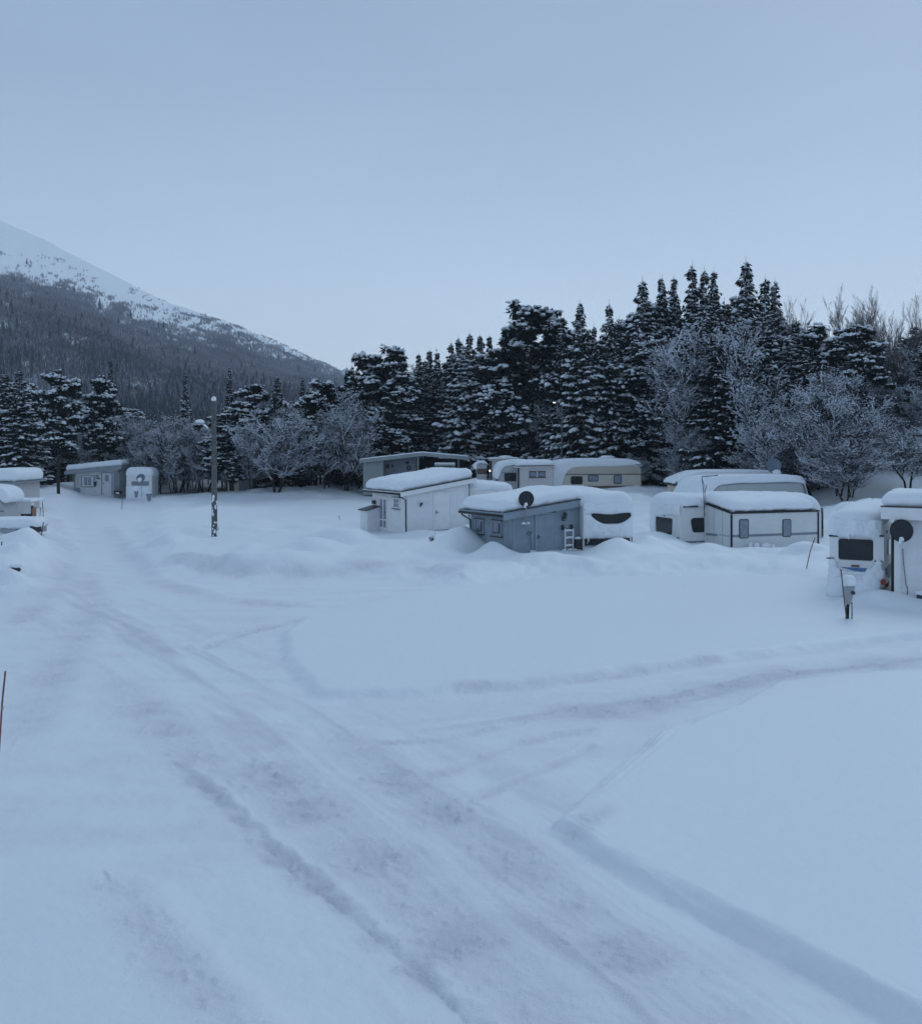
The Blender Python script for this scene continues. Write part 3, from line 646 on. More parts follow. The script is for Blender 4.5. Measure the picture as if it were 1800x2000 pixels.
USED = set()
def place(proto, loc, rz, sc, scz, name, label, group=None):
    if proto not in USED:
        USED.add(proto); o = proto
    else:
        o = proto.copy(); COL.objects.link(o)
        for ch in proto.children:
            c = ch.copy(); COL.objects.link(c); c.parent = o
    o.location = loc; o.rotation_euler = (0, 0, rz); o.scale = (sc, sc, scz); o.name = name
    o['label'] = label; o['category'] = {'spruce_tree': 'spruce', 'pine_tree': 'pine', 'birch_tree': 'birch'}.get(name, 'bush')
    if group: o['group'] = group
    elif 'group' in o: del o['group']
    return o
SPR = [(make_spruce(i, 18, 3.0 + 0.25 * (i % 3), [0.8, 0.95, 0.7, 0.9, 1.1][i % 5], big=[1.1, 1.25, 1.0, 1.3, 1.3][i % 5]), 18.0) for i in range(5)]
SPR_BIG = [(make_spruce(31, 18, 3.6, 0.98, big=1.7, gap=.6), 18.0), (make_spruce(32, 18, 3.3, 0.9, big=1.45, gap=.5), 18.0)]
FROST = [(make_spruce(61, 18, 2.9, 1.0, big=.75, frost=.62, gap=.36), 18.0), (make_spruce(62, 18, 3.4, 0.9, big=.65, frost=.75, gap=.36), 18.0), (make_spruce(63, 18, 2.6, 0.8, big=.85, frost=.5), 18.0)]
PINE = [(make_pine(i, 14, 3.1, 0.92, base=[.25, .32, .2][i % 3]), 13.6) for i in range(3)]
PINE_OPEN = [(make_pine(21, 14, 2.7, 0.9, base=.42, nl=34, cl=.6), 13.6), (make_pine(22, 14, 2.6, 0.85, base=.45, nl=30, cl=.55), 13.6)]
ROUND = [(make_pine(41, 14, 4.2, 0.9, base=.15, nl=80, cl=.62), 13.6)]
BIR = [(make_birch(i, 12, [2, 3, 4, 2][i % 4], 0.35, 4, .9, kids=3, side=.85, sk=.30, up=.75), 12.0) for i in range(4)]
BUSH = [(make_birch(50 + i, 12, 4, 0.5, 4, 1.0, rbase=.08, start=.0, kids=3, srad=.036, sk=.32, side=.8), 12.0) for i in range(3)]
THIN = [(make_birch(70 + i, 12, [1, 2][i % 2], 0.25, 4, .8, rbase=.12, start=.45, kids=3, side=.7, up=.9, sk=.38), 12.0) for i in range(3)]
TALL = [(make_birch(90 + i, 18, [1, 2, 3][i % 3], 0.12, 4, 0.05, rbase=.15, start=.3, kids=3, up=2.4, side=.36, wig=.4, tw='browntwig', bark='birchbark'), 18.0) for i in range(3)]
RT = random.Random(5)
def tree_at(kind, px, tip, Y, name, label, group=None, wide=1.0, i=None, rz=None):
    """tree whose foot stands on the ground at column px and distance Y and whose tip reaches picture height tip"""
    x = (px - 900) / F * Y; z = gz(x, Y) - 0.05; H = CH - (tip - HZ) / F * Y - z
    proto, h0 = kind[RT.randrange(len(kind)) if i is None else i]
    sz = H / h0; sx = (0.35 + 0.65 * sz) * wide if sz < 1.25 else sz * wide
    return place(proto, (x, Y, z), RT.uniform(0, 6.28) if rz is None else rz, sx, sz, name, label, group)

NAMED = [  # kind, px, tip py, Y, width, label
    (SPR, 1456, 510, 84, 1.15, 'tallest spruce of the wood, snowy, its tip highest right of centre'),
    (SPR, 1494, 543, 86, 1.0, 'snowy spruce just right of the tallest spruce'),
    (SPR, 1513, 548, 88, 0.9, 'slender spruce at the right end of the tall spruce group'),
    (SPR, 1394, 530, 88, 0.85, 'slim snowy spruce close left of the tallest spruce'),
    (SPR, 1375, 527, 85, 0.9, 'narrow tall spruce, second from left of the trio left of the tallest spruce'),
    (SPR, 1351, 518, 84, 0.95, 'tall pointed spruce, leftmost of the trio left of the tallest spruce'),
    (SPR, 1316, 543, 87, 0.85, 'dark narrow spruce, right one of the close pair above the cream caravan'),
    (SPR, 1292, 543, 85, 0.95, 'dark spruce, left one of the close pair above the cream caravan'),
    (SPR, 1254, 548, 83, 1.1, 'broad snowy spruce starting the tall group right of the street lamp'),
    (SPR, 1189, 593, 82, 0.85, 'isolated dark pointed spruce right of the lit street lamp'),
    (SPR, 1160, 636, 90, 0.7, 'small spruce tip between the two dark pointed spruces'),
    (SPR, 1132, 592, 82, 1.0, 'dark pointed spruce rising right above the lit street lamp'),
    (SPR, 1096, 620, 85, 0.8, 'small spruce tip right of the round topped pine'),
    (ROUND, 1038, 612, 88, 1.0, 'round topped snow dusted pine in the middle of the wood'),
    (FROST, 984, 646, 90, 0.9, 'snowy spruce on the left shoulder of the round topped pine'),
    (SPR_BIG, 903, 672, 91, 1.0, 'spruce with thick white snow clumps hanging down its front, above the carport'),
    (SPR, 917, 651, 92, 0.9, 'spruce tip behind the clump laden spruce'),
    (FROST, 937, 656, 93, 0.9, 'frosted spruce tip right of the clump laden spruce'),
    (FROST, 955, 656, 94, 0.8, 'pale frosted spruce between the clump laden spruce and the round pine'),
    (SPR, 895, 660, 95, 0.9, 'spruce tip just left above the clump laden spruce'),
    (SPR, 881, 669, 96, 0.8, 'spruce at the left foot of the rising ridge line'),
    (FROST, 853, 682, 95, 0.8, 'frosted spruce, right one of the pair behind the carport roof'),
    (FROST, 838, 684, 96, 0.85, 'frosted spruce, left one of the pair behind the carport roof'),
    (FROST, 817, 691, 97, 0.8, 'small frosted spruce left of the pair behind the carport roof'),
    (SPR, 787, 693, 96, 0.9, 'spruce tip right of the dome shaped pine near the mountain foot'),
    (PINE, 753, 688, 92, 1.0, 'dome shaped snowy pine near the foot of the mountain'),
    (PINE, 762, 752, 90, 0.95, 'pine bowed under heavy white snow left of the carport'),
    (SPR, 728, 696, 94, 0.7, 'thin snow covered spruce tip left of the dome shaped pine'),
    (PINE, 712, 700, 93, 0.7, 'ragged snowy pine top where the mountain line meets the wood'),
    (SPR, 687, 714, 96, 0.6, 'tiny dark spruce tip, right one where the mountain line ends'),
    (SPR, 677, 718, 97, 0.6, 'tiny dark spruce tip, left one where the mountain line ends'),
    (PINE, 640, 748, 90, 0.95, 'bushy snowy pine between the mountain foot and the birches'),
    (PINE, 609, 770, 88, 0.8, 'snowy pine with grey branches behind the birch cluster'),
    (SPR, 590, 738, 104, 0.55, 'small dark spruce standing alone against the mountain forest'),
    (FROST, 541, 735, 90, 0.8, 'snowy spruce behind the big birch with white branches'),
    (PINE_OPEN, 497, 752, 88, 0.9, 'rounded snow laden pine right of the wooden lamp pole'),
    (SPR, 448, 715, 118, 0.5, 'narrow spruce on the slope right above the wooden lamp pole'),
    (SPR, 362, 722, 125, 0.45, 'small snow tipped spruce on the slope left of the wooden lamp pole'),
    (PINE_OPEN, 115, 735, 84, 0.85, 'large snow laden pine with a bare lower trunk left of the grey cabin'),
    (PINE_OPEN, 193, 745, 94, 0.85, 'snow laden pine rising behind the grey cabin roof'),
    (SPR, 37, 722, 88, 1.1, 'broad snowy spruce above the left edge caravan'),
    (SPR, 8, 728, 90, 1.1, 'snowy spruce cut by the left edge of the photo'),
    (PINE, 60, 770, 92, 0.8, 'snowy pine between the left edge spruces and the large laden pine'),
    (SPR, 216, 700, 120, 0.5, 'small dark spruce on the slope above the grey cabin'),
    (PINE, 1290, 675, 80, 1.1, 'large pine with heavy white snow pads right of the cream caravan'),
    (BUSH, 1245, 880, 78, 0.5, 'low snow covered bush behind the right end of the cream caravan'),
    (BIR, 540, 790, 82, 1.0, 'big birch with white snowy branches standing before the far shed'),
    (TALL, 1576, 545, 84, 0.85, 'tall bare birch, leftmost of those rising above the right hand wood'),
    (TALL, 1664, 540, 84, 0.95, 'tall bare birch in the middle of those above the right hand wood'),
    (TALL, 1724, 545, 83, 0.95, 'tall bare birch right of the middle one, thin pale branches'),
    (TALL, 1758, 575, 85, 0.8, 'shorter bare birch near the right edge of the wood'),
    (BIR, 1772, 800, 62, 1.2, 'gnarled birch with several bare trunks behind the right hand shed'),
    (BIR, 1650, 850, 60, 0.9, 'leaning snowy birch beside the buried right hand caravan'),
]
for kd, px, tip, Y, wd, lb in NAMED:
    nm = 'spruce_tree' if kd in (SPR, SPR_BIG, FROST) else 'pine_tree' if kd in (PINE, PINE_OPEN, ROUND) else 'snowy_bush' if kd is BUSH else 'birch_tree'
    o = tree_at(kd, px, tip, Y, nm, lb, wide=wd)
SKL = ([-600, 0, 60, 120, 200, 260, 330, 440, 500, 600, 680, 760, 860, 900, 960, 1000, 1090, 1190, 1250, 1300, 1400, 1500, 1560, 1620, 1800, 2400],
       [740, 745, 755, 770, 795, 805, 800, 800, 790, 780, 745, 725, 700, 690, 680, 670, 650, 640, 600, 590, 580, 585, 630, 632, 625, 640])
FRT = ([-600, 0, 130, 260, 330, 700, 760, 900, 960, 1080, 1290, 1350, 1560, 1640, 1800, 2400], [86, 86, 97, 97, 93, 91, 98, 100, 98, 88, 86, 74, 70, 66, 66, 66])
FILL = [  # px0, px1, count, kinds, name, back rows, low, high (share of skyline height), label, group
    (-160, 140, 14, 'PSFB', 3, 22, 'snowy tree of the row behind the left edge cabins', 'trees behind the left edge cabins'),
    (130, 300, 24, 'TTTP', 1, 16, 'thin snowy tree of the stand behind the grey cabin', 'thin trees behind the grey cabin'),
    (250, 480, 36, 'TTTB', -3, 14, 'thin bare birch of the stand behind the wooden lamp pole', 'thin birches behind the wooden lamp pole'),
    (440, 720, 40, 'TTTBP', -7, 12, 'snow dusted birch of the stand right of the wooden lamp pole', 'birches right of the wooden lamp pole'),
    (690, 1000, 30, 'FPSBTF', 2, 14, 'snowy conifer of the wood behind the carport', 'conifers behind the carport'),
    (960, 1280, 34, 'SBFPT', 2, 14, 'snowy tree of the wood behind the street lamp', 'trees behind the street lamp'),
    (1230, 1580, 34, 'SPFSB', 4, 14, 'snowy tree of the tall wood behind the white caravans', 'trees behind the white caravans'),
    (1520, 1980, 56, 'TPBbTBF', 4, 20, 'snow covered birch of the thicket behind the right hand shed', 'birch thicket behind the right hand shed'),
    (1000, 1340, 12, 'uuB', -2, 3, 'low snow covered bush along the edge of the wood by the cream caravan', 'bushes by the cream caravan'),
    (1340, 1700, 22, 'uTFS', 1, 9, 'dense snow covered bush along the edge of the wood behind the white caravans', 'bushes behind the white caravans'),
    (1490, 1665, 12, 'TBTu', -7, 0, 'snowy birch of the front row between the panelled hut and the buried caravan', 'front birches by the panelled hut'),
    (1700, 1960, 9, 'Bub', 2, 8, 'snow covered bush among the birches behind the right hand shed', 'bushes behind the right hand shed'),
    (-150, 700, 60, 'SPFP', 17, 36, 'small snowy tree on the rising ground at the back of the wood', 'trees at the back of the wood'),
    (700, 1950, 48, 'SFST', 16, 34, 'dark tree deep in the wood behind the front rows', 'trees deep in the wood'),
]
KM = {'F': (FROST, 'spruce_tree'), 'S': (SPR, 'spruce_tree'), 'P': (PINE, 'pine_tree'), 'B': (BIR, 'birch_tree'), 'b': (TALL, 'birch_tree'), 'T': (THIN, 'birch_tree'), 'u': (BUSH, 'snowy_bush')}
for (a, b_, cnt, ks, d0, d1, lb, gr) in FILL:
    for j in range(cnt):
        px = a + (b_ - a) * (j + RT.uniform(.1, .9)) / cnt; k_ = ks[RT.randrange(len(ks))]; kd, nm = KM[k_]
        Y = float(np.interp(px, *FRT)) + RT.uniform(d0, d1); sk = float(np.interp(px, *SKL)); bs_ = HZ + 70
        if k_ == 'u': tip = bs_ - RT.uniform(.18, .42) * (bs_ - sk) * (0.8 if px < 1340 else 1.0)
        elif k_ == 'b': tip = sk - RT.uniform(-15, 60)
        elif k_ in 'T': tip = sk + RT.uniform(-5, 60) if px < 1500 else sk + RT.uniform(5, 170)
        elif k_ == 'B': tip = sk + RT.uniform(0.05, .55) * (bs_ - sk)
        else: tip = sk + RT.uniform(-4, 80) if d0 < 14 else sk + RT.uniform(-6, 40)
        tree_at(kd, px, tip, Y, nm, lb, gr, wide={'u': .9, 'B': .85, 'T': .8, 'b': .7}.get(k_, 1.0) * RT.uniform(.82, 1.2))

for kd in (SPR, SPR_BIG, FROST, PINE, PINE_OPEN, ROUND, BIR, BUSH, THIN, TALL):
    for pr_, _h in kd:
        if pr_ not in USED:
            for ch in list(pr_.children): bpy.data.objects.remove(ch)
            bpy.data.objects.remove(pr_)

# ------------------------------------------------------------ buildings and vehicles
class Face:
    """wall plane standing on P and running along heading ang; turns picture columns and rows into wall coordinates"""
    def __init__(s, P, ang): s.P = P; s.a = ang
    def u(s, px): return along(s.P, s.a, px)
    def z(s, u, py): return CH - (py - HZ) / F * (s.P.y + u * math.sin(s.a)) - s.P.z
    def at(s, u): return s.P + Vector((math.cos(s.a), math.sin(s.a), 0)) * u
    def rect(s, px0, py0, px1, py1):
        a, b = s.u(px0), s.u(px1); m = (a + b) / 2
        return min(a, b), max(a, b), s.z(m, py1), s.z(m, py0)
FF = ((0, 0, 0), (1, 0), (0, -1))
def FL(): return ((0, 0, 0), (0, 1), (-1, 0))
def FR(w): return ((w, 0, 0), (0, 1), (1, 0))
def FB(y): return ((0, y, 0), (1, 0), (0, -1))
def siding(mb, fr, L, tf, z0=-0.7, board=0.15, top=4.0):
    z = z0
    while z < top:
        za = z + board
        us = [L * i / 24 for i in range(25) if tf(L * i / 24) >= z + 0.02]
        if not us: break
        u0, u1 = min(us), max(us)
        if u1 - u0 > 0.05:
            ta = lambda u: min(za, max(z + .01, tf(u)))
            o, u_, n = fr
            Pq = lambda a, b, q: (o[0] + u_[0] * a + n[0] * b, o[1] + u_[1] * a + n[1] * b, o[2] + q)
            mb.hexa([Pq(u0, 0, z), Pq(u1, 0, z), Pq(u1, .022, z), Pq(u0, .022, z), Pq(u0, 0, ta(u0)), Pq(u1, 0, ta(u1)), Pq(u1, .005, ta(u1)), Pq(u0, .005, ta(u0))])
        z = za
def vboards(mb, fr, L, tf, z0=-0.7, board=0.15):
    n = max(1, int(L / board))
    for i in range(n):
        a = L * i / n; b = L * (i + 1) / n; mb.fbox(fr, a + .008, b - .008, 0, .018, z0, min(tf(a), tf(b)))
def window(parent, fr, r, fm='white_trim', pm='curtain', mull=(1, 1), fw=0.05, sill=True, n0=0.02, label=None):
    u0, u1, z0, z1 = r; m = MB()
    m.fbox(fr, u0, u0 + fw, n0, n0 + .035, z0, z1); m.fbox(fr, u1 - fw, u1, n0, n0 + .035, z0, z1)
    m.fbox(fr, u0 + fw, u1 - fw, n0, n0 + .035, z0, z0 + fw); m.fbox(fr, u0 + fw, u1 - fw, n0, n0 + .035, z1 - fw, z1)
    for i in range(1, mull[0]): c = u0 + (u1 - u0) * i / mull[0]; m.fbox(fr, c - .013, c + .013, n0 + .008, n0 + .03, z0 + fw, z1 - fw)
    for i in range(1, mull[1]): c = z0 + (z1 - z0) * i / mull[1]; m.fbox(fr, u0 + fw, u1 - fw, n0 + .011, n0 + .028, c - .012, c + .012)
    w = m.build('window', fm, parent)
    if label: w['label'] = label
    p = MB(); p.fbox(fr, u0 + fw * .6, u1 - fw * .6, n0 - .012, n0 + .010, z0 + fw * .6, z1 - fw * .6); p.build('pane', pm, w)
    if sill:
        q = MB(); q.fbox(fr, u0 - .05, u1 + .05, n0 + .003, n0 + .10, z0 - .04, z0 - .002); q.build('sill', 'darkmetal', w)
        q = MB(); q.fbox(fr, u0 - .05, u1 + .05, n0 + .003, n0 + .07, z1 + .002, z1 + .03); q.build('head_board', 'darkmetal', w)
    return w
def rpoly(u0, u1, z0, z1, r, n=4, taper=0.0):
    out = []; r = min(r, (u1 - u0) * .45, (z1 - z0) * .45)
    for cx, cz, a0, tp in ((u0 + r, z0 + r, 180, 1), (u1 - r, z0 + r, 270, -1), (u1 - r, z1 - r, 0, 0), (u0 + r, z1 - r, 90, 0)):
        for i in range(n + 1):
            a = R(a0 + 90 * i / n); out.append((cx + r * math.cos(a) + tp * taper, cz + r * math.sin(a)))
    return out
def cwindow(parent, fr, r, pm='glass', rad=0.06, fw=0.035, fm='black', taper=0.0, n0=0.012):
    u0, u1, z0, z1 = r; m = MB(); m.fprism(fr, rpoly(u0 - fw, u1 + fw, z0 - fw, z1 + fw, rad + fw, taper=taper), n0 - .01, n0 + .012)
    w = m.build('window', fm, parent); p = MB(); p.fprism(fr, rpoly(u0, u1, z0, z1, rad, taper=taper), n0, n0 + .020); p.build('pane', pm, w); return w
def door(parent, fr, r, fm='white_trim', dm='white_trim', boards=0, fw=0.07, hside=0, glass=None, black_gap=0.0):
    u0, u1, z0, z1 = r; m = MB()
    m.fbox(fr, u0 - fw, u0, .01, .055, z0, z1 + fw); m.fbox(fr, u1, u1 + fw, .01, .055, z0, z1 + fw); m.fbox(fr, u0, u1, .012, .053, z1, z1 + fw)
    m.build('door_frame', fm, parent); d = MB()
    if boards:
        for i in range(boards): a = u0 + (u1 - u0) * i / boards; b = u0 + (u1 - u0) * (i + 1) / boards; d.fbox(fr, a + .004, b - .004, .024, .040, z0 + black_gap, z1 - .01)
        d.fbox(fr, u0 + .006, u1 - .006, .015, .028, z0 + black_gap + .004, z1 - .014)
    else: d.fbox(fr, u0 + .006, u1 - .006, .015, .040, z0 + black_gap, z1 - .012)
    dd = d.build('door', dm, parent)
    hu = u0 + .09 if hside == 0 else u1 - .09; hz = z0 + (z1 - z0) * .52
    h = MB(); h.fbox(fr, hu - .02, hu + .02, .041, .055, hz - .09, hz + .09); h.fbox(fr, hu - .01, hu + (.12 if hside == 0 else -.12), .056, .075, hz - .01, hz + .012) if hside == 0 else h.fbox(fr, hu - .12, hu + .01, .056, .075, hz - .01, hz + .012)
    h.build('handle', 'darkmetal', dd)
    if glass: g = MB(); g.fbox(fr, *glass[:2], .035, .046, *glass[2:]); g.build('door_glass', 'curtain', dd)
    if black_gap: g = MB(); g.fbox(fr, u0, u1, -.02, .012, z0 - .2, z0 + black_gap + .02); g.build('gap_strip', 'black', parent)  # black strip filling the gap under the door leaf
    return dd
def wall_lamp(parent, fr, u, z, s=1.0, snow=False):
    m = MB(); m.fbox(fr, u - .03 * s, u + .03 * s, .0, .03, z - .09 * s, z + .05 * s)
    o, uu, n = fr; P = lambda a, b, q: (o[0] + uu[0] * a + n[0] * b, o[1] + uu[1] * a + n[1] * b, o[2] + q)
    m.tube([P(u, .03, z - .05 * s), P(u, .12 * s, z - .08 * s), P(u, .13 * s, z - .02)], .012 * s, 6)
    m.tube([P(u, .13 * s, z - .02), P(u, .13 * s, z + .12 * s)], .045 * s, 6, .065 * s); m.tube([P(u, .13 * s, z + .12 * s), P(u, .13 * s, z + .19 * s)], .085 * s, 6, .02 * s)
    l = m.build('wall_lamp', 'darkmetal', parent)
    if snow: q = MB(); c = P(u, .12 * s, z + .17 * s); q.blob(c, (.1 * s, .1 * s, .07 * s), 8, 5); q.build('lamp_snow', 'snow', l, smooth=True)
    return l
def cabin(name, label, P, yaw, w, d, zA, zB, wall, trim, ov=(.3, .2, .2, .2), snow=.4, fascia=.25, board=.15, vertical=False, cat='cabin', seed=1, slab=.09, sr=.35, left=True, right=False, roofm='darkmetal', skirt=0.05, strip=True, z0=-.7):
    t = thing(name, label, cat, P, yaw)
    oL, oR, oF, oB = ov; k = (zB - zA) / (w + oL + oR); zt = lambda x: zA + k * (x + oL)      # top of the roof slab
    wt = lambda x: zt(x) - slab - .004
    m = MB(); m.hexa([(0, 0, z0), (w, 0, z0), (w, d, z0), (0, d, z0), (0, 0, wt(0)), (w, 0, wt(w)), (w, d, wt(w)), (0, d, wt(0))])
    sd = vboards if vertical else siding
    sd(m, FF, w, wt, z0, board)
    if left: sd(m, FL(), d, lambda u: wt(0), z0, board)
    if right: sd(m, FR(w), d, lambda u: wt(w), z0, board)
    m.build('wall', wall, t)
    for (cx, cy) in ((0, 0), (w, 0)):
        m = MB(); sx = -1 if cx == 0 else 1
        m.box(min(cx, cx - sx * .10), max(cx, cx - sx * .10), -.038, -.024, z0, wt(cx - sx * .1) - .004)
        m.box(min(cx + sx * .024, cx + sx * .038), max(cx + sx * .024, cx + sx * .038), -.036, .10, z0, wt(cx) - .004)
        m.build('corner_board', trim, t)
    x0, x1, y0, y1 = -oL, w + oR, -oF, d + oB
    m = MB(); m.hexa([(x0, y0, zt(x0) - slab), (x1, y0, zt(x1) - slab), (x1, y1, zt(x1) - slab), (x0, y1, zt(x0) - slab), (x0, y0, zt(x0)), (x1, y0, zt(x1)), (x1, y1, zt(x1)), (x0, y1, zt(x0))])
    rf = m.build('roof', roofm, t)
    m = MB(); y = y0 - .028
    m.hexa([(x0 - .025, y, zt(x0) - fascia), (x1 + .025, y, zt(x1) - fascia), (x1 + .025, y0 - .003, zt(x1) - fascia), (x0 - .025, y0 - .003, zt(x0) - fascia),
            (x0 - .025, y, zt(x0) - .006), (x1 + .025, y, zt(x1) - .006), (x1 + .025, y0 - .003, zt(x1) - .006), (x0 - .025, y0 - .003, zt(x0) - .006)])
    m.build('fascia_board', trim, rf)
    m = MB(); m.box(x0 - .027, x0 - .003, y0, y1, zt(x0) - slab - .03, zt(x0) - .006); m.build('fascia_board', trim, rf)
    if right: m = MB(); m.box(x1 + .003, x1 + .027, y0, y1, zt(x1) - fascia * .8, zt(x1) - .006); m.build('fascia_board', trim, rf)
    if strip:
        m = MB(); e = .035
        m.hexa([(x0 - .03, y - .02, zt(x0)), (x1 + .03, y - .02, zt(x1)), (x1 + .03, y0 + .05, zt(x1)), (x0 - .03, y0 + .05, zt(x0)),
                (x0 - .03, y - .02, zt(x0) + e), (x1 + .03, y - .02, zt(x1) + e), (x1 + .03, y0 + .05, zt(x1) + e), (x0 - .03, y0 + .05, zt(x0) + e)])
        m.build('roof_edge', 'darkmetal', rf)
    snow_cap(t, x0 - .03, x1 + .02, y0 + .02, y1, lambda a, b: zt(a) + .006, snow, sr, seed=seed, skirt=skirt)
    t['zt0'] = 0
    del t['zt0']
    return t, zt
def gutter(parent, x, y0, y1, z, r=.05, m='black'):
    g = MB(); g.tube([(x, y0, z), (x, y1, z)], r, 8); return g.build('gutter', m, parent, smooth=True)
def downpipe(parent, pts, r=.035, m='black'):
    g = MB(); g.tube(pts, r, 8); return g.build('downpipe', m, parent, smooth=True)
def dish(name, label, C, r, face, m='dish', mast=None, text=None, snow=True, cat='satellite dish', lnb=True):
    """round satellite dish; C centre, face = heading its bowl looks to"""
    t = thing(name, label, cat, C, 0); n = Vector(face).normalized(); a = n.cross(Vector((0, 0, 1))).normalized(); b = a.cross(n)
    vs = []; fs = []; S = 32; K = 6
    for side in (0, 1):
        for i in range(K + 1):
            rr_ = r * i / K
            for j in range(S):
                th = 2 * math.pi * j / S; dz = 0.16 * r * (i / K) ** 2 - side * .012
                vs.append(tuple(a * rr_ * math.cos(th) + b * rr_ * math.sin(th) * 1.06 + n * dz))
    o = (K + 1) * S
    for side in (0, 1):
        for i in range(K):
            for j in range(S): fs.append((side * o + i * S + j, side * o + (i + 1) * S + j, side * o + (i + 1) * S + (j + 1) % S, side * o + i * S + (j + 1) % S))
    for j in range(S): fs.append((K * S + j, K * S + (j + 1) % S, o + K * S + (j + 1) % S, o + K * S + j))
    mb = MB(); mb.add(vs, fs); mb.build('reflector', m, t, smooth=True)
    if lnb:
        tip = n * r * 0.75 - b * r * 0.95; mb = MB(); mb.tube([-b * r * 0.98 - n * .02, tip], .014, 6); mb.tube([tip, tip - n * .1 + b * .05], .035, 8); ar = mb.build('feed_arm', 'gmetal', t)
        if snow: q = MB(); q.blob(tuple(tip + Vector((0, 0, .03))), (.07, .07, .07), 8, 6, .2, sd=1); q.blob(tuple(tip * .9 - Vector((.04, 0, .06))), (.045, .05, .08), 8, 6, .2, sd=2); q.build('feed_snow', 'snow', ar, smooth=True)
    if mast: mb = MB(); mb.tube([Vector(p) - Vector(C) for p in mast], .022, 8); mb.build('mast', 'gmetal', t, smooth=True)
    if text:
        c = bpy.data.curves.new('lettering', 'FONT'); c.body = text; c.size = r * .34; c.align_x = 'CENTER'; c.extrude = .002
        tmp = bpy.data.objects.new('lettering', c); COL.objects.link(tmp); bpy.context.view_layer.update()
        lm = bpy.data.meshes.new_from_object(tmp.evaluated_get(bpy.context.evaluated_depsgraph_get())); bpy.data.objects.remove(tmp)
        lm.materials.clear(); lm.materials.append(M['lettering']); to = bpy.data.objects.new('lettering', lm); COL.objects.link(to); to.parent = t
        from mathutils import Matrix
        mt_ = Matrix((-a, b, n)).transposed() if (-a).cross(b).dot(n) > 0 else Matrix((a, b, n)).transposed()
        to.rotation_euler = mt_.to_euler(); to.location = n * .045 * (r / .33) + b * r * .22
    return t
def lump(parent, c, r, name='snow_lump', sd=0, jit=.15): q = MB(); q.blob(c, r, 12, 8, jit, sd=sd); return q.build(name, 'snow', parent, smooth=True)

# --- blue-grey shed in the middle
BY = R(33); P = G(1000, 1092); f = Face(P, BY); sf = Face(P, BY + R(90)); w = f.u(1132); d = sf.u(920)
zA = CH - (1002 - HZ) / F * 39.2; zB = CH - (974 - HZ) / F * (P.y + w * math.sin(BY))
blue, bzt = cabin('garden_shed', 'blue grey wooden shed with rounded snow roof and round black dish in front of it', P, BY, w, d, zA, zB, 'blue_wood', 'blue_trim', ov=(.50, .16, .13, .15), snow=.50, fascia=.29, cat='shed', seed=3, sr=.42)
door(blue, FF, f.rect(1046, 1005, 1081, 1094), 'blue_trim', 'blue_trim', boards=9)
for a, b_, c, e in ((929, 1014, 946, 1042), (962, 1017, 981, 1047)):
    u0, u1, z0, z1 = sf.rect(a, b_, c, e); window(blue, FL(), (u0, u1, z0, z1), 'blue_trim', 'curtain', (1, 1), fw=.05)
    mb = MB(); mb.fbox(FL(), u0 + .16, u0 + .19, .03, .06, z0 + .12, z1 - .1); mb.fbox(FL(), u0 + .16, u1 - .12, .03, .058, z0 + .12, z0 + .15); mb.build('candle_holder', 'darkmetal', blue)
wall_lamp(blue, FF, f.u(1098), f.z(f.u(1098), 1012), 1.35)
gutter(blue, -.55, -.1, d + .1, zA - .12)
downpipe(blue, [(-.55, d - .1, zA - .13), (-.53, d - .1, zA - .22), (-.10, d - .08, zA - .45), (-.08, d - .06, -.3)])
m_ = MB(); m_.box(w + .05, w + .12, -.04, .06, -.4, f.z(w, 1034)); m_.build('corner_post', 'grey_wood', blue)
u0, u1, z0, z1 = f.rect(1043, 996, 1084, 1002); m_ = MB(); m_.fprism(FF, [(u0 + .05, z0), (u1, z0 - .02), (u1, z1 + .05), (u1 - .25, z1 + .03)], .02, .03); m_.build('gap_shade', 'black', blue)  # thin black sheet paints the dark of a gap above the door
c_ = f.at(f.u(1018)) + Vector((math.sin(BY), -math.cos(BY), 0)) * .32; c_.z = CH - (975 - HZ) / F * c_.y
dish('satellite_dish', 'round black satellite dish on the front edge of the blue shed roof', c_, 15.2 / F * c_.y, (-0.10, -1, .30), mast=[c_ + Vector((0, .03, 0)), c_ + Vector((0.0, .06, -.4)), c_ + Vector((0.0, .10, -1.15))], text='canal digital')
c2 = c_ + Vector((0, .02, -1.0)); t = thing('antenna_bracket', 'small snow topped bracket below the dish on the blue shed wall', 'bracket', c2, BY)
m_ = MB(); m_.box(-.22, .18, -.03, .03, -.02, .02); m_.box(-.02, .02, -.02, .16, -.1, .03); m_.build('arm', 'gmetal', t); lump(t, (-.12, 0, .05), (.11, .05, .04)); lump(t, (.1, 0, .05), (.09, .05, .035), sd=2)
t = thing('hose', 'dark green garden hose hanging on the blue shed wall left of its door', 'hose', f.at(f.u(1031)) + Vector((math.sin(BY), -math.cos(BY), 0)) * .08, BY)
hz_ = f.z(0, 1043); m_ = MB(); m_.tube([(.10 * math.sin(i * .7), -.02 * (i % 3), hz_ + .07 * math.cos(i * .7)) for i in range(20)] + [(.05, 0, hz_ - .1), (.09, 0, hz_ - .35), (.12, 0, hz_ - .62)], .017, 6); m_.build('coil', 'green', t, smooth=True)
t = thing('utility_box', 'pale green box with snow beside the blue shed door', 'box', f.at(f.u(1037)) + Vector((math.sin(BY), -math.cos(BY), 0)) * .12, BY)
z_ = f.z(.9, 1078); m_ = MB(); m_.box(-.12, .12, -.08, .06, z_ - .25, z_); m_.build('housing', 'grey_wood', t, bevel=.015); lump(t, (-.06, 0, z_ + .03), (.08, .08, .05)); lump(t, (.08, 0, z_ + .03), (.05, .07, .04), sd=4)
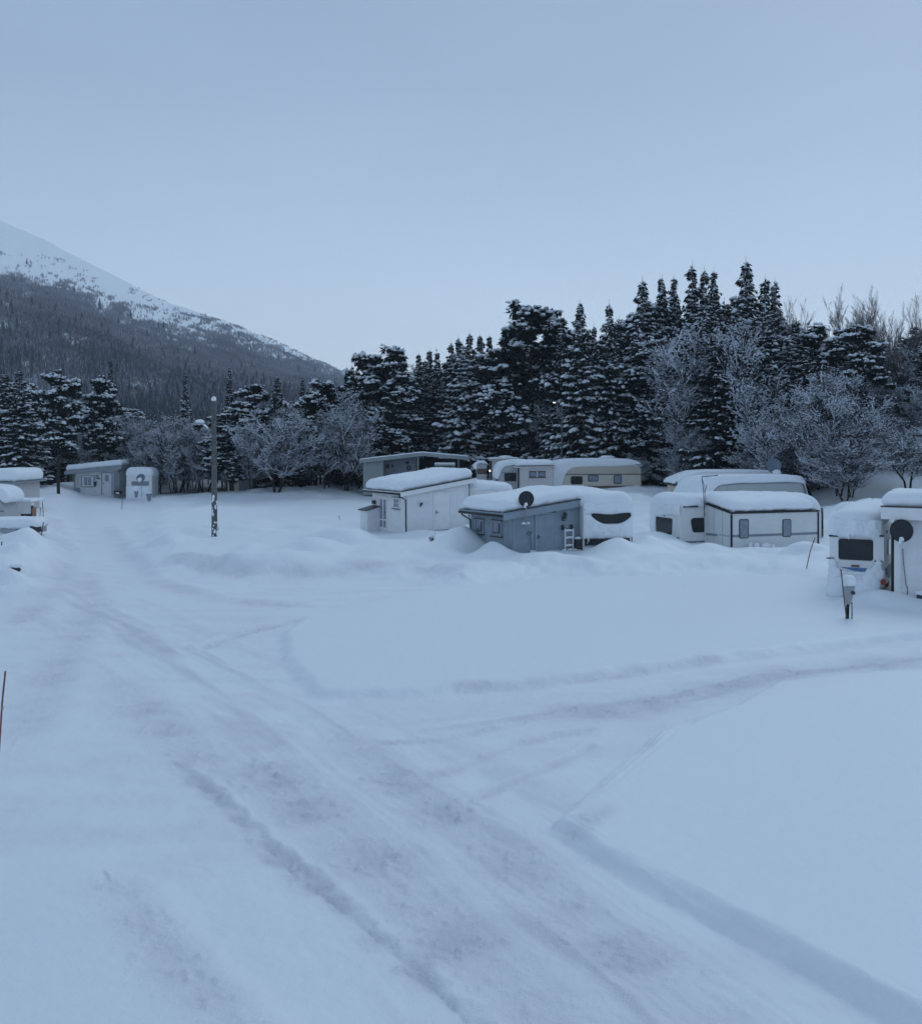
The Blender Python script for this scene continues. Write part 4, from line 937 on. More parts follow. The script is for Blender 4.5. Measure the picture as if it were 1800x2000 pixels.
# ladder-like rack with a plank, hung on the wall
n_ = Vector((math.sin(BY), -math.cos(BY), 0))
t = thing('wooden_ladder', 'pale snow dusted ladder hanging on the blue shed wall right of the door', 'ladder', f.at(f.u(1108)) + n_ * .10, BY)
zz = lambda py: f.z(f.u(1108), py); ul = f.u(1100) - f.u(1108); ur = f.u(1115.5) - f.u(1108)
for uu in (ul, ur): m_ = MB(); m_.box(uu - .02, uu + .02, -.03, .02, zz(1078), zz(1032)); m_.build('rail', 'white_trim', t)
for py in (1036, 1050, 1065): m_ = MB(); m_.box(ul + .021, ur - .021, -.025, .015, zz(py) - .025, zz(py) + .02); rg = m_.build('rung', 'white_trim', t); lump(rg, ((ul + ur) / 2, -.01, zz(py) + .03), ((ur - ul) * .45, .04, .03), sd=py)
t = thing('shelf_plank', 'snowy shelf plank below the ladder on the blue shed wall', 'shelf', f.at(f.u(1108)) + n_ * .20, BY)
a, b_ = f.u(1091) - f.u(1108), f.u(1125) - f.u(1108); m_ = MB(); m_.box(a, b_, -.10, .09, zz(1074) - .02, zz(1074) + .02); m_.box(a + .1, a + .14, -.05, .09, zz(1074) - .2, zz(1074) - .022); m_.box(b_ - .14, b_ - .1, -.05, .09, zz(1074) - .2, zz(1074) - .022); m_.build('board', 'grey_wood', t)
for i, sx in enumerate((a + .12, -.02, b_ - .14)): lump(t, (sx, 0, zz(1073)), (.13, .09, .05), sd=i)
for px, lb in ((1096, 'dark glove at the upper left of the ladder on the blue shed'), (1113, 'dark glove at the upper right of the ladder on the blue shed')):
    t = thing('work_glove', lb, 'glove', f.at(f.u(px)) + n_ * .09, BY); z_ = zz(1031); m_ = MB()
    m_.blob((0, 0, z_), (.07, .03, .08), 8, 6, .1); [m_.tube([(-.05 + .03 * k, 0, z_ + .05), (-.06 + .04 * k, 0, z_ + .12 + .02 * (k % 2))], .014, 5) for k in range(4)]; m_.tube([(.05, 0, z_), (.11, 0, z_ + .04)], .015, 5)
    m_.build('palm', 'black', t, smooth=True)
t = thing('plastic_crate', 'dark snow topped crate standing at the right corner of the blue shed', 'crate', f.at(f.u(1122.5)) + n_ * .17, BY)
z_ = zz(1053); m_ = MB(); m_.box(-.13, .15, -.12, .10, z_ - .42, z_); [m_.box(-.14, .16, -.13, .11, z_ - .03 - .1 * k, z_ - .01 - .1 * k) for k in range(4)]; m_.build('body', 'darkmetal', t); lump(t, (.01, 0, z_ + .03), (.15, .12, .07))

# --- white cabin left of it
WY = R(31); P = G(795, 1044); f = Face(P, WY); sf = Face(P, WY + R(90)); w = f.u(913); d = sf.u(727.5)
Yn = P.y - .2; zA = CH - (961 - HZ) / F * Yn; zB = CH - (933 - HZ) / F * (P.y + w * math.sin(WY))
wh, wzt = cabin('summer_cabin', 'white clapboard cabin with slanted snowy roof, black downpipe and single front door', P, WY, w, d, zA, zB, 'white_wood', 'white_trim', ov=(.42, .42, .15, .3), snow=.52, fascia=.24, seed=8, sr=.5)
door(wh, FF, f.rect(848, 963, 878, 1041), 'white_trim', 'white_trim', fw=.06, black_gap=.18)
wall_lamp(wh, FF, f.u(820.5), f.z(f.u(820.5), 986), 1.0, True)
u0, u1, z0, z1 = sf.rect(742, 971, 756, 1034); dd = door(wh, FL(), (u0, u1, z0, z1), 'white_trim', 'white_trim', fw=.06); um = (u0 + u1) / 2
for a, b_ in ((u0 + .07, um - .06), (um + .06, u1 - .07)):
    m_ = MB(); m_.fbox(FL(), a, b_, .035, .046, z0 + .55, z1 - .12); m_.fbox(FL(), a, b_, .035, .046, z0 + .12, z0 + .48); m_.build('door_glass', 'curtain', dd)
window(wh, FL(), sf.rect(769, 972, 781, 993), 'white_trim', 'curtain', (2, 2), fw=.07)
gutter(wh, -.47, -.1, d + .2, zA - .10)
downpipe(wh, [(-.47, -.02, zA - .12), (-.45, -.02, zA - .22), (-.12, -.06, zA - .40), (-.10, -.06, -.4)])
downpipe(wh, [(w + .08, -.05, wzt(w) - .2), (w + .08, -.05, .6)], .03, 'gmetal')
u_ = sf.u(732.5); m_ = MB(); m_.fbox(FL(), u_ - .12, u_ + .12, .02, .16, sf.z(u_, 984), sf.z(u_, 977)); m_.build('wall_vent', 'darkmetal', wh)
# lean-to on its far corner and the flat hood behind its high end
m_ = MB(); y0_ = d - 1.0; zt_ = sf.z(d, 988)
m_.hexa([(-.75, d - .9, -.6), (-.02, d - .9, -.6), (-.02, d - .05, -.6), (-.75, d - .05, -.6), (-.75, d - .9, zt_ - .18), (-.02, d - .9, zt_), (-.02, d - .05, zt_), (-.75, d - .05, zt_ - .18)])
an = m_.build('lean_to', 'white_wood', wh); m_ = MB(); m_.hexa([(-.88, d - 1.0, zt_ - .20), (-.005, d - 1.0, zt_ + .01), (-.005, d, zt_ + .01), (-.88, d, zt_ - .20), (-.88, d - 1.0, zt_ - .15), (-.005, d - 1.0, zt_ + .06), (-.005, d, zt_ + .06), (-.88, d, zt_ - .15)]); m_.build('lean_to_roof', 'darkmetal', an)
bx = f.u(942); x_c = w + .75; Yc = P.y + 2.0; zc = CH - (938 - HZ) / F * 54 - P.z
m_ = MB(); m_.box(w + .2, w + 1.0, 1.6, 2.8, -.5, zc); hd = m_.build('back_porch', 'white_wood', wh)
m_ = MB(); m_.box(w + .13, w + 1.07, 1.5, 2.9, zc + .004, zc + .07); m_.build('porch_roof', 'darkmetal', hd); snow_cap(hd, w + .1, w + 1.1, 1.5, 2.9, lambda a, b: zc + .075, .36, .22, seed=5, name='porch_snow')

# --- buried caravan standing end-on beside the white cabin
def end_caravan(name, label, P, yaw, w, L, H, z0=-.4, col='cara', r=.28, snow=.42, seed=2, sr=.6, skirt=.1, over=.12, cat='caravan', snowz=None, amp=.06):
    t = thing(name, label, cat, P, yaw)
    m = MB(); m.loft(rprof(0, w, z0, H, r, r, .06, .06, 6), rrings(0, L, .10, 3)); m.build('body', col, t, smooth=False)
    m = MB(); [m.tube([(sx, .3 + L * .4, .02), (sx, .3 + L * .4 + .01, .02)], .3, 16) for sx in (.05, w - .05)]
    zf = (lambda a, b: H - .10 * abs((a - w / 2) / (w / 2)) ** 3 - .02) if snowz is None else snowz
    snow_cap(t, -over, w + over, -over, L + over, zf, snow, sr, seed=seed, skirt=skirt, amp=amp); return t
P = f.at(w + .22); P = P + Vector((-math.sin(WY), math.cos(WY), 0)) * .3
ff = Face(P, WY); w2 = ff.u(1005); end_caravan('caravan', 'snow buried white caravan between the white cabin and the blue shed', P, WY, w2, 4.5, CH - (956 - HZ) / F * (P.y + 1), snow=.48, sr=.75, seed=21)

# --- snow plastered caravan right of the blue shed
CY = R(15); P = G(1139, 1084); f = Face(P, CY); w = f.u(1235); H = CH - (982 - HZ) / F * (P.y + .3)
cv = end_caravan('caravan', 'caravan plastered with snow beside the blue shed, only a smiling slit of window showing', P, CY, w, 5.2, H, seed=31, snow=.50, sr=.62, skirt=.22, over=.14, amp=.09)
u0, u1, z0, z1 = f.rect(1156, 1002, 1230, 1021); cwindow(cv, FF, (u0, u1, z0, z1), 'black', .10)
u0, u1, z0, z1 = f.rect(1141, 1051, 1234, 1064); m_ = MB(); m_.fbox(FF, u0, u1, .005, .03, z0, z1); m_.build('window', 'glass', cv)
m_ = MB(); m_.fbox(FF, u0 - .02, u1 + .02, .004, .05, z0 - .05, z0 - .005); m_.build('trim_rail', 'gmetal', cv)
# the sheet of snow frozen to its end wall, hollowed to a smile under the window
def wall_snow(parent, fr, u0, u1, top, bot, th, seed, nu=46, nz=16, name='wall_snow', side=.12):
    vs = []; fs = []; o, uu, n = fr
    Pq = lambda a, b, q: (o[0] + uu[0] * a + n[0] * b, o[1] + uu[1] * a + n[1] * b, o[2] + q)
    for j in range(nz + 1):
        for i in range(nu + 1):
            s = i / nu; u = u0 + (u1 - u0) * s; q = j / nz; zt_, zb_ = top(s), bot(s); z = zt_ + (zb_ - zt_) * q
            e = min(1, s / side, (1 - s) / side) ** .5 if side else 1; v = math.sin(math.pi * min(1, .06 + q * .98)) ** .45
            nn = 1 + .55 * mnoise.noise(Vector((u * 3.2, z * 3.2, seed))) + .3 * mnoise.noise(Vector((u * 11, z * 11, seed + 4)))
            vs.append(Pq(u, .006 + th * e * v * nn, z))
    W_ = nu + 1
    for j in range(nz):
        for i in range(nu): fs.append((j * W_ + i, j * W_ + i + 1, (j + 1) * W_ + i + 1, (j + 1) * W_ + i))
    b0 = len(vs); vs += [Pq(u0 + (u1 - u0) * i / nu, .0, top(i / nu) + (bot(i / nu) - top(i / nu)) * j / nz) for j in (0, nz) for i in range(W_)]
    for i in range(nu): fs.append((i + 1, i, b0 + i, b0 + i + 1)); fs.append((nz * W_ + i, nz * W_ + i + 1, b0 + W_ + i + 1, b0 + W_ + i))
    mb = MB(); mb.add(vs, fs); return mb.build(name, 'snow', parent, smooth=True)
ua, ub = f.u(1139), f.u(1236); zq = lambda py: f.z(1.0, py)
def smile(s):
    k = (s - .56) / .44; return zq(1004) - (zq(1004) - zq(1024)) * max(0, 1 - abs(k) ** 2.6) if abs(k) < 1 else zq(1004)
fr_ = lambda s: zq(1052) + .05 * mnoise.noise(Vector((s * 14, 2, 1))) + .03 * mnoise.noise(Vector((s * 40, 2, 1)))
wall_snow(cv, FF, ua, ub, smile, fr_, .15, 3)
wall_snow(cv, FF, ua, ub, lambda s: H + .02, lambda s: (zq(1004) + .03 * math.sin(s * 9)) if s > .14 else zq(1004), .16, 9)
for sx, a_ in ((f.u(1147), 0), (f.u(1229), 1)): m_ = MB(); m_.tube([(sx, -.05, zq(1048)), (sx + .01, -.09, zq(1056)), (sx - .06 + .1 * a_, -.08, zq(1060))], .035, 6); m_.build('grab_handle', 'white_trim', cv, smooth=True)

# --- caravans seen side-on
def side_profile(f, pts, zb=None):
    out = []
    for px, py in pts:
        u = f.u(px); out.append((u, zb if py is None else f.z(u, py)))
    return out
def ccw(p):
    a = sum(p[i][0] * p[(i + 1) % len(p)][1] - p[(i + 1) % len(p)][0] * p[i][1] for i in range(len(p))); return p if a > 0 else p[::-1]
def smoothp(p, it=2):
    for _ in range(it):
        q = []
        for i in range(len(p)):
            a, b = p[i], p[(i + 1) % len(p)]; q += [(a[0] * .75 + b[0] * .25, a[1] * .75 + b[1] * .25), (a[0] * .25 + b[0] * .75, a[1] * .25 + b[1] * .75)]
        p = q
    return p
def noisy(ob, amp, sc, seed, zmin=None):
    for v in ob.data.vertices:
        n = mnoise.noise_vector(Vector((v.co.x * sc, v.co.y * sc, v.co.z * sc + seed)))
        v.co += Vector((n.x, n.y, n.z)) * amp
    ob.data.update()
def snow_loft(parent, prof, y0, y1, r, seed, amp=.04, it=2, name='roof_snow', n=5):
    m = MB(); ys = rrings(y0, y1, r, n); k = max(2, int((y1 - y0 - 2 * r) / .25)); mid = [(y0 + r + (y1 - y0 - 2 * r) * i / k, 0.0) for i in range(1, k)]
    half = len(ys) // 2; m.loft(ccw(smoothp(prof, it)), ys[:half] + mid + ys[half:]); o = m.build(name, 'snow', parent, smooth=True); noisy(o, amp, 2.2, seed); return o

# cream caravan
P = W(1098, 73); P.z = .95; CYW = R(12); f = Face(P, CYW); t = thing('caravan', 'cream caravan with brown stripe and three windows under thick snow, below the street lamp', 'caravan', P, CYW)
bp_ = side_profile(f, [(1094, 962), (1099, 938), (1106, 922), (1122, 911), (1245, 909), (1251, 915), (1254, 962)]); bp_ = [(bp_[0][0], -.15)] + bp_[1:-1] + [(bp_[-1][0], -.15)]
m_ = MB(); m_.loft(ccw(smoothp(bp_, 1)), rrings(0, 2.3, .09, 3)); m_.build('body', 'cream', t)
m_ = MB(); up_ = side_profile(f, [(1103, 926), (1106.5, 921), (1122, 911), (1245, 909), (1250.5, 914), (1252, 925.5)]); m_.fprism(FF, ccw(up_), .002, .014); m_.build('upper_panel', 'creamtop', t)
u0, u1, z0, z1 = f.rect(1100, 925.5, 1252, 927); m_ = MB(); m_.fbox(FF, u0, u1, .003, .03, z0, z1); m_.build('trim_rail', 'brown', t)
u0, u1, z0, z1 = f.rect(1097, 949, 1253.5, 953.5); m_ = MB(); m_.fprism(FF, [(u0, z0), (u1, z0), (u1, z1), (u0, z1)], .003, .012); m_.build('stripe', 'brown', t)
for r_, pm in (((1115.5, 931.5, 1136, 944.5), 'glass'), ((1149, 929, 1167, 939), 'curtain'), ((1199, 929, 1212.5, 944), 'curtain')): cwindow(t, FF, f.rect(*r_), pm, .07, .05)
m_ = MB(); m_.fbox(FF, f.u(1150), f.u(1157), .003, .01, f.z(2, 948), f.z(2, 946)); m_.build('badge', 'creamtop', t)
sn = side_profile(f, [(1071, 966), (1077, 925), (1086, 905), (1108, 896), (1180, 895), (1238, 896), (1254, 905), (1255, 912), (1240, 910), (1122, 912), (1107, 922), (1099, 940), (1094, 966)])
snow_loft(t, sn, -.06, 2.5, .16, 4, .05)
# small stand with snow on its roof, seen as a bright bump
m_ = MB(); m_.box(3.4, 4.4, 1.0, 1.6, f.z(4, 905), f.z(4, 897)); m_.build('roof_vent', 'darkmetal', t); lump(t, (3.9, 1.3, f.z(4, 893)), (.6, .4, .13), 'vent_snow')
# awning cabin left of it with two windows
P = W(1015, 70.5); P.z = .9; AY = R(3); f = Face(P, AY); w = f.u(1079)
zA = CH - (911 - HZ) / F * 70.4 - P.z
t, zt = cabin('awning_cabin', 'off white cabin with two small dark framed windows left of the cream caravan', P, AY, w, 3.0, zA, zA + .03, 'pink_wood', 'pink_wood', ov=(.2, .1, .1, .1), snow=.42, fascia=.10, seed=12, board=.2, vertical=True)
for a, b_ in ((1033.5, 1046.5), (1051, 1064.5)): window(t, FF, f.rect(a, 921, b_, 932), 'darkmetal', 'curtain', (1, 1), fw=.045)
downpipe(t, [(-.12, -.06, zA - .1), (-.12, -.06, -.4)], .06)
P = W(972, 72.5); P.z = .9; f = Face(P, R(4)); t = thing('caravan', 'grey white caravan with a dark window left of the two windowed cabin', 'caravan', P, R(4))
bp_ = side_profile(f, [(972, 950), (975, 925), (978, 914), (988, 909), (1030, 908), (1034, 950)]); bp_ = [(bp_[0][0], -.2)] + bp_[1:-1] + [(bp_[-1][0], -.2)]
m_ = MB(); m_.loft(ccw(smoothp(bp_, 1)), rrings(0, 2.2, .09, 3)); m_.build('body', 'caragrey', t)
cwindow(t, FF, f.rect(985.5, 925, 1010, 939), 'glass', .06); m_ = MB(); u0, u1, z0, z1 = f.rect(979, 922.5, 1014, 923.8); m_.fbox(FF, u0, u1, .003, .03, z0, z1); m_.build('trim_rail', 'stripe', t)
snow_loft(t, side_profile(f, [(967, 930), (969, 915), (976, 903), (995, 898), (1034, 896), (1036, 908), (990, 909), (980, 914), (976, 928), (972, 938)]), -.05, 2.3, .05, 6, .02)
m_ = MB(); m_.fbox(FL(), .6, 1.5, .01, .03, f.z(0, 940), f.z(0, 925)); m_.build('side_window', 'glass', t)
P = W(961, 77); P.z = .9; f = Face(P, R(2)); t, zt = cabin('awning_cabin', 'narrow off white cabin wall behind the grey white caravan', P, R(2), f.u(1012), 3.0, CH - (897 - HZ) / F * 77 - .9, CH - (896 - HZ) / F * 77 - .9, 'pink_wood', 'pink_wood', ov=(.1, .1, .1, .1), snow=.10, fascia=.1, seed=14, vertical=True, board=.25)
downpipe(t, [(-.12, -.06, zt(0) - .1), (-.12, -.06, -.4)], .07)
m_ = MB(); m_.box(.6, 1.6, .6, 1.3, zt(1), zt(1) + .12); m_.build('roof_hatch', 'darkmetal', t); lump(t, (1.1, .9, zt(1) + .15), (.55, .4, .12), 'hatch_snow')
lp_ = thing('porch_lamp', 'small lit porch lamp between the small domed caravan and the narrow cabin', 'lamp', W(956.5, 75.5, 919.5)); m_ = MB(); m_.blob((0, 0, 0), (.05, .05, .06), 10, 7, 0); m_.build('bulb', 'lampglow', lp_, smooth=True); m_ = MB(); m_.box(-.05, .05, .0, .3, .1, .15); m_.box(-.03, .03, .15, .25, -1.9, .1); m_.build('bracket', 'grey_trim', lp_)
P = W(931, 78); P.z = .9; f = Face(P, 0); cv = end_caravan('caravan', 'small grey caravan with a domed front behind the white cabin roof', P, 0, f.u(951), 4, CH - (903 - HZ) / F * 78 - .9, col='caragrey', r=.33, snow=.10, sr=.4, seed=41)
cwindow(cv, FF, f.rect(932.5, 916.5, 949.5, 925), 'brown', .03); P2 = f.at(-.45); 
wall_snow(cv, FL(), 0, 1.6, lambda s: CH - (904 - HZ) / F * 78 - .9, lambda s: CH - (918 - HZ) / F * 78 - .9, .25, 5, 16, 8)

# open shelter with a shallow gable roof, and the car in it
P = W(709, 82); P.z = .9; SY = R(2); f = Face(P, SY); t = thing('carport', 'open grey shelter with a shallow gable roof, partly walled, behind the white cabin', 'carport', P, SY)
zz = lambda px, py: f.z(f.u(px), py)
m_ = MB(); m_.fprism(FF, ccw([(f.u(709), -.5), (f.u(747), -.5), (f.u(747), zz(747, 895)), (f.u(709), zz(709, 899))]), -.1, 0); vboards(m_, FF, f.u(747), lambda u: zz(709, 899) + .02, -.5, .3); m_.build('front_panel', 'shelter', t)
m_ = MB(); m_.box(f.u(709), f.u(709) + .1, .11, 5.0, -.5, zz(709, 900)); m_.build('side_wall', 'shelter', t)
m_ = MB(); m_.fprism(FB(1.6), ccw([(f.u(747), -.5), (f.u(812), -.5), (f.u(812), zz(812, 892)), (f.u(747), zz(747, 896))]), -.1, 0); bw = m_.build('inner_wall', 'stripe', t)
fb = Face(P + Vector((0, 1.6, 0)), SY); u0, u1, z0, z1 = fb.rect(769, 901, 787, 940); door(t, FB(1.6), (u0, u1, z0, z1), 'stripe', 'stripe', fw=.05)
m_ = MB(); m_.box(f.u(747), f.u(747) + .08, .01, 1.45, -.5, zz(747, 897)); m_.build('side_wall', 'stripe', t)
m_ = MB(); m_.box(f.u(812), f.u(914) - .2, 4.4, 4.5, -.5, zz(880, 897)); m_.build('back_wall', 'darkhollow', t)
for px in (816, 895): m_ = MB(); u = f.u(px); m_.box(u - .07, u + .07, .0, .14, -.5, zz(px, 891)); m_.build('post', 'shelter', t)
for (xa, ya, xb, yb) in ((702, 898, 824, 884), (824, 884, 914, 892)):
    m_ = MB(); a, b_ = f.u(xa), f.u(xb); za, zb = zz(xa, ya), zz(xb, yb)
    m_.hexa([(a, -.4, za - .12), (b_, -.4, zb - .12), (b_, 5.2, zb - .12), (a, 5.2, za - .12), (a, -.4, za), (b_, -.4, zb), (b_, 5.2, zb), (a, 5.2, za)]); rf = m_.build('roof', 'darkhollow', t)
    m_ = MB(); m_.hexa([(a, -.44, za - .27), (b_, -.44, zb - .27), (b_, -.403, zb - .27), (a, -.403, za - .27), (a, -.44, za), (b_, -.44, zb), (b_, -.403, zb), (a, -.403, za)]); m_.build('fascia_board', 'shelter', rf)
    snow_cap(t, a, b_, -.4, 5.2, lambda x, y, a=a, b_=b_, za=za, zb=zb: za + (zb - za) * (x - a) / (b_ - a), .07, .1, .3, seed=xa, amp=.03)
for k, (px, py, s) in enumerate(((757, 911, .16), (766, 911, .10), (795, 904, .13), (798, 914, .14))):
    o = thing('wall_ornament', ['square dark picture hanging left of the shelter door', 'small dark lantern hanging beside the shelter door', 'dark star shaped ornament high on the shelter wall right of the door', 'round dark wreath low on the shelter wall right of the door'][k], 'ornament', fb.at(fb.u(px)) + Vector((0, -.08, fb.z(0, py))), SY)
    m_ = MB()
    if k == 3: m_.tube([(s * math.cos(i * .524), 0, s * math.sin(i * .524)) for i in range(13)], .05, 6)
    elif k == 2: m_.add([(s * (1.6 if i % 2 == 0 else .7) * math.sin(i * math.pi / 5), 0, s * (1.3 if i % 2 == 0 else .6) * math.cos(i * math.pi / 5)) for i in range(10)] + [(0, -.06, 0), (0, .02, 0)], [(i, (i + 1) % 10, 10) for i in range(10)] + [((i + 1) % 10, i, 11) for i in range(10)])
    elif k == 1: m_.box(-s * .7, s * .7, -.05, .04, -s, s); m_.tube([(0, 0, s), (0, 0, s * 1.7)], .05, 4, .01)
    else: m_.box(-s, s, -.03, .02, -s, s); m_.box(-s * 1.1, s * 1.1, -.04, -.03, s * .9, s * 1.1)
    m_.build('shape', 'darkmetal', o)
for px, lb in ((752, 'dark low chair in the corner of the shelter'), (762, 'dark low chair second in the shelter, under its wall picture')):
    o = thing('garden_chair', lb, 'chair', fb.at(fb.u(px)) + Vector((0, -.7, 0)), SY, 'chairs in the shelter'); zb = fb.z(0, 941)
    m_ = MB(); m_.box(-.24, .24, -.22, .22, .42 + zb - .6, .47 + zb - .6); m_.build('seat', 'black', o); m_ = MB(); m_.box(-.24, .24, .22, .26, .47 + zb - .6, zb + .35); m_.build('backrest', 'black', o)
    for sx in (-.22, .2):
        for sy in (-.2, .2): m_ = MB(); m_.box(sx, sx + .03, sy, sy + .03, -.1, .42 + zb - .6); m_.build('leg', 'black', o)
# stair rail
t = thing('stair_railing', 'pale wooden stair railing between the shelter post and the parked car', 'railing', W(817, 79.5), 0); t.location.z = .9; f = Face(Vector((t.location.x, 79.5, .9)), 0)
A_ = (0, f.z(0, 930)); B_ = (f.u(833), f.z(0, 914)); m_ = MB(); m_.tube([(A_[0], 0, A_[1]), (B_[0], 0, B_[1])], .04, 5); m_.tube([(A_[0], 0, A_[1] - .5), (B_[0], 0, B_[1] - .5)], .035, 5); m_.build('rail', 'grey_wood', t)
for i in range(6): q_ = (i + .5) / 6; m_ = MB(); x = A_[0] + (B_[0] - A_[0]) * q_; z = A_[1] + (B_[1] - A_[1]) * q_; m_.box(x - .02, x + .02, -.02, .02, z - .5, z); m_.build('baluster', 'grey_wood', t)
m_ = MB(); m_.box(B_[0], B_[0] + .06, -.03, .03, -.2, B_[1] + .05); m_.build('post', 'grey_wood', t)
# car with roof box
P = W(840, 79); P.z = .95; f = Face(P, 0); w = f.u(896); zr = f.z(0, 913.5)
t = thing('parked_car', 'dark car with a snow topped roof box parked beside the open shelter', 'car', P, 0)
pf = [(0, -.35 + .45), (.03, .85), (.30, .95), (.42, zr - .06), (.60, zr), (w - .60, zr), (w - .42, zr - .06), (w - .30, .95), (w - .03, .85), (w, .1)]
m_ = MB(); m_.loft(ccw([(0.02, .15), (0, .55), (.05, .86), (.22, .95), (w - .22, .95), (w - .05, .86), (w, .55), (w - .02, .15)]), rrings(0, 4.3, .25, 4)); m_.build('body', 'darkmetal', t, smooth=False)
m_ = MB(); m_.hexa([(.14, .9, .93), (w - .14, .9, .93), (w - .14, 4.2, .93), (.14, 4.2, .93), (.38, 1.6, zr), (w - .38, 1.6, zr), (w - .38, 3.8, zr), (.38, 3.8, zr)]); m_.build('cabin', 'glass', t, bevel=.06)
m_ = MB(); m_.box(.36, w - .36, 1.55, 3.85, zr, zr + .035); m_.build('roof', 'gmetal', t)
for sx in (.12, w - .12):
    for sy in (.8, 3.5): m_ = MB(); m_.tube([(sx - .1, sy, .3), (sx + .1, sy, .3)], .31, 18); wl = m_.build('wheel', 'black', t); m_ = MB(); m_.tube([(sx - .11, sy, .3), (sx + .11, sy, .3)], .17, 12); m_.build('rim', 'gmetal', wl)
for sx in (.25, w - .25): m_ = MB(); m_.blob((sx, .02, .72), (.18, .06, .09), 8, 6, 0); m_.build('headlight', 'gmetal', t)
m_ = MB(); m_.box(w / 2 - .26, w / 2 + .26, -.03, .0, .42, .53); m_.build('number_plate', 'white_trim', t)
for sx in (.45, w - .45): m_ = MB(); m_.tube([(sx, 1.7, zr + .08), (sx, 3.7, zr + .08)], .02, 6); [m_.box(sx - .02, sx + .02, yy_, yy_ + .05, zr + .036, zr + .075) for yy_ in (1.8, 3.5)]; m_.build('roof_rail', 'grey_wood', t)
o = thing('roof_box', 'long roof box dusted with snow on the parked car', 'roof box', P + Vector((0, 0, zr + .10)), 0); m_ = MB(); m_.loft(rprof(.30, w - .30, 0, .16, .07, .07, .04, .04, 4), rrings(1.6, 3.7, .08, 3)); m_.build('shell', 'grey_wood', o, smooth=True)
snow_cap(o, .32, w - .32, 1.62, 3.68, lambda a, b: .155, .09, .08, .15, seed=2)

# --- white awning hut with its caravan behind, right of centre
AY = R(19.5); ax = Vector((math.cos(AY), math.sin(AY), 0)); ay = Vector((-math.sin(AY), math.cos(AY), 0))
P = G(1428, 1070); f = Face(P, AY); sf = Face(P, AY + R(90)); w = f.u(1597); d = sf.u(1377)
zf_ = f.z(0, 1003); zb_ = sf.z(d, 984)
t = thing('awning_hut', 'white panelled hut with two upright curtained windows and a grey stripe, snow on top', 'awning hut', P, AY)
zr_ = lambda y: zf_ + (zb_ - zf_) * y / d
m_ = MB(); m_.hexa([(0, 0, -.6), (w, 0, -.6), (w, d, -.6), (0, d, -.6), (0, 0, zr_(0)), (w, 0, zr_(0)), (w, d, zr_(d)), (0, d, zr_(d))]); m_.build('wall', 'cloth', t)
for cx in (0, w): m_ = MB(); m_.box(cx - .035, cx + .035, -.035, .035, -.6, zr_(0) - .04); m_.build('corner_post', 'black', t)
m_ = MB(); m_.box(-.035, .035, d - .05, d + .02, -.6, zr_(d) - .05); m_.build('corner_post', 'white_trim', t)
for k in (1, 2): m_ = MB(); m_.fbox(FL(), d * k / 3 - .006, d * k / 3 + .006, .002, .008, -.3, zr_(d * k / 3) - .06); m_.build('panel_seam', 'stripe', t)
sz = sf.z(0, 1047.5); m_ = MB(); m_.fbox(FF, .04, w - .04, .003, .009, sz - .05, sz + .06); m_.build('stripe', 'stripe', t)
m_ = MB(); sz2 = sf.z(d, 1043); m_.fprism(FL(), [(d * .52, sz - .06 + (sz2 - sz) * .5), (d - .05, sz2 - .05), (d - .05, sz2 + .05), (d * .52, sz + .05 + (sz2 - sz) * .5)], .003, .009); m_.build('stripe', 'stripe', t)
for k in range(7): m_ = MB(); a = d * (.08 + .055 * k); m_.fbox(FL(), a, a + d * .03, .003, .008, sz - .05 + .02 * (k % 2), sz + .03 - .015 * (k % 3)); m_.build('stripe_mark', 'stripe', t)
for a, b_ in ((1444, 1460), (1528.5, 1543)):
    cwindow(t, FF, f.rect(a, 1015.5, b_, 1050 if a < 1500 else 1047), 'curtain', .05, .035)
m_ = MB(); e = .045
m_.hexa([(-.05, -.05, zr_(0) - .02), (w + .05, -.05, zr_(0) - .02), (w + .05, d, zr_(d) - .02), (-.05, d, zr_(d) - .02), (-.05, -.05, zr_(0) + e), (w + .05, -.05, zr_(0) + e), (w + .05, d, zr_(d) + e), (-.05, d, zr_(d) + e)]); m_.build('roof', 'black', t)
snow_cap(t, -.04, w + .02, -.04, d + .5, lambda a, b: zr_(min(b, d)) + e, .50, .60, seed=51, skirt=.05)
# its caravan
P3b = P + ay * (d + .05); t3 = along(P3b, AY, 1327); P3 = P3b + ax * t3; P3.z = 0
f3 = Face(P3, AY); l3 = Face(P3, AY + R(90)); W3 = l3.u(1271); L3 = f3.u(1606)
Hc = l3.z(0, 988) + .05
cv = thing('caravan', 'long white caravan with dark rear window and red tail light beside the panelled hut', 'caravan', P3, AY)
m_ = MB(); m_.loft(rprof(0, L3, -.35, Hc, (.28, .45), (.9, .7), .1, .2, 7), rrings(0, W3, .12, 3)); m_.build('body', 'cara', cv)
u0, u1, z0, z1 = l3.rect(1281, 1010.5, 1314, 1042); cwindow(cv, FL(), (u0, u1, z0, z1), 'glass', .10, .04, 'white_trim', taper=.05)
m_ = MB(); m_.fprism(FL(), rpoly(u0 - .14, u1 + .14, z0 - .28, z1 + .07, .12, taper=.10), .002, .014); m_.build('rear_panel', 'white_trim', cv)
um = (u0 + u1) / 2; m_ = MB(); m_.fbox(FL(), um - .14, um + .14, .03, .05, z1 + .09, z1 + .12); m_.build('marker_light', 'black', cv)
u0, u1, z0, z1 = f3.rect(1350, 1013, 1378, 1038); cwindow(cv, FF, (u0, u1, z0, z1), 'glass', .12, .04, 'black', taper=.07)
m_ = MB(); m_.fbox(FF, f3.u(1333), f3.u(1362), .005, .07, f3.z(.5, 991), f3.z(.5, 988)); m_.build('gutter_rail', 'darkmetal', cv)
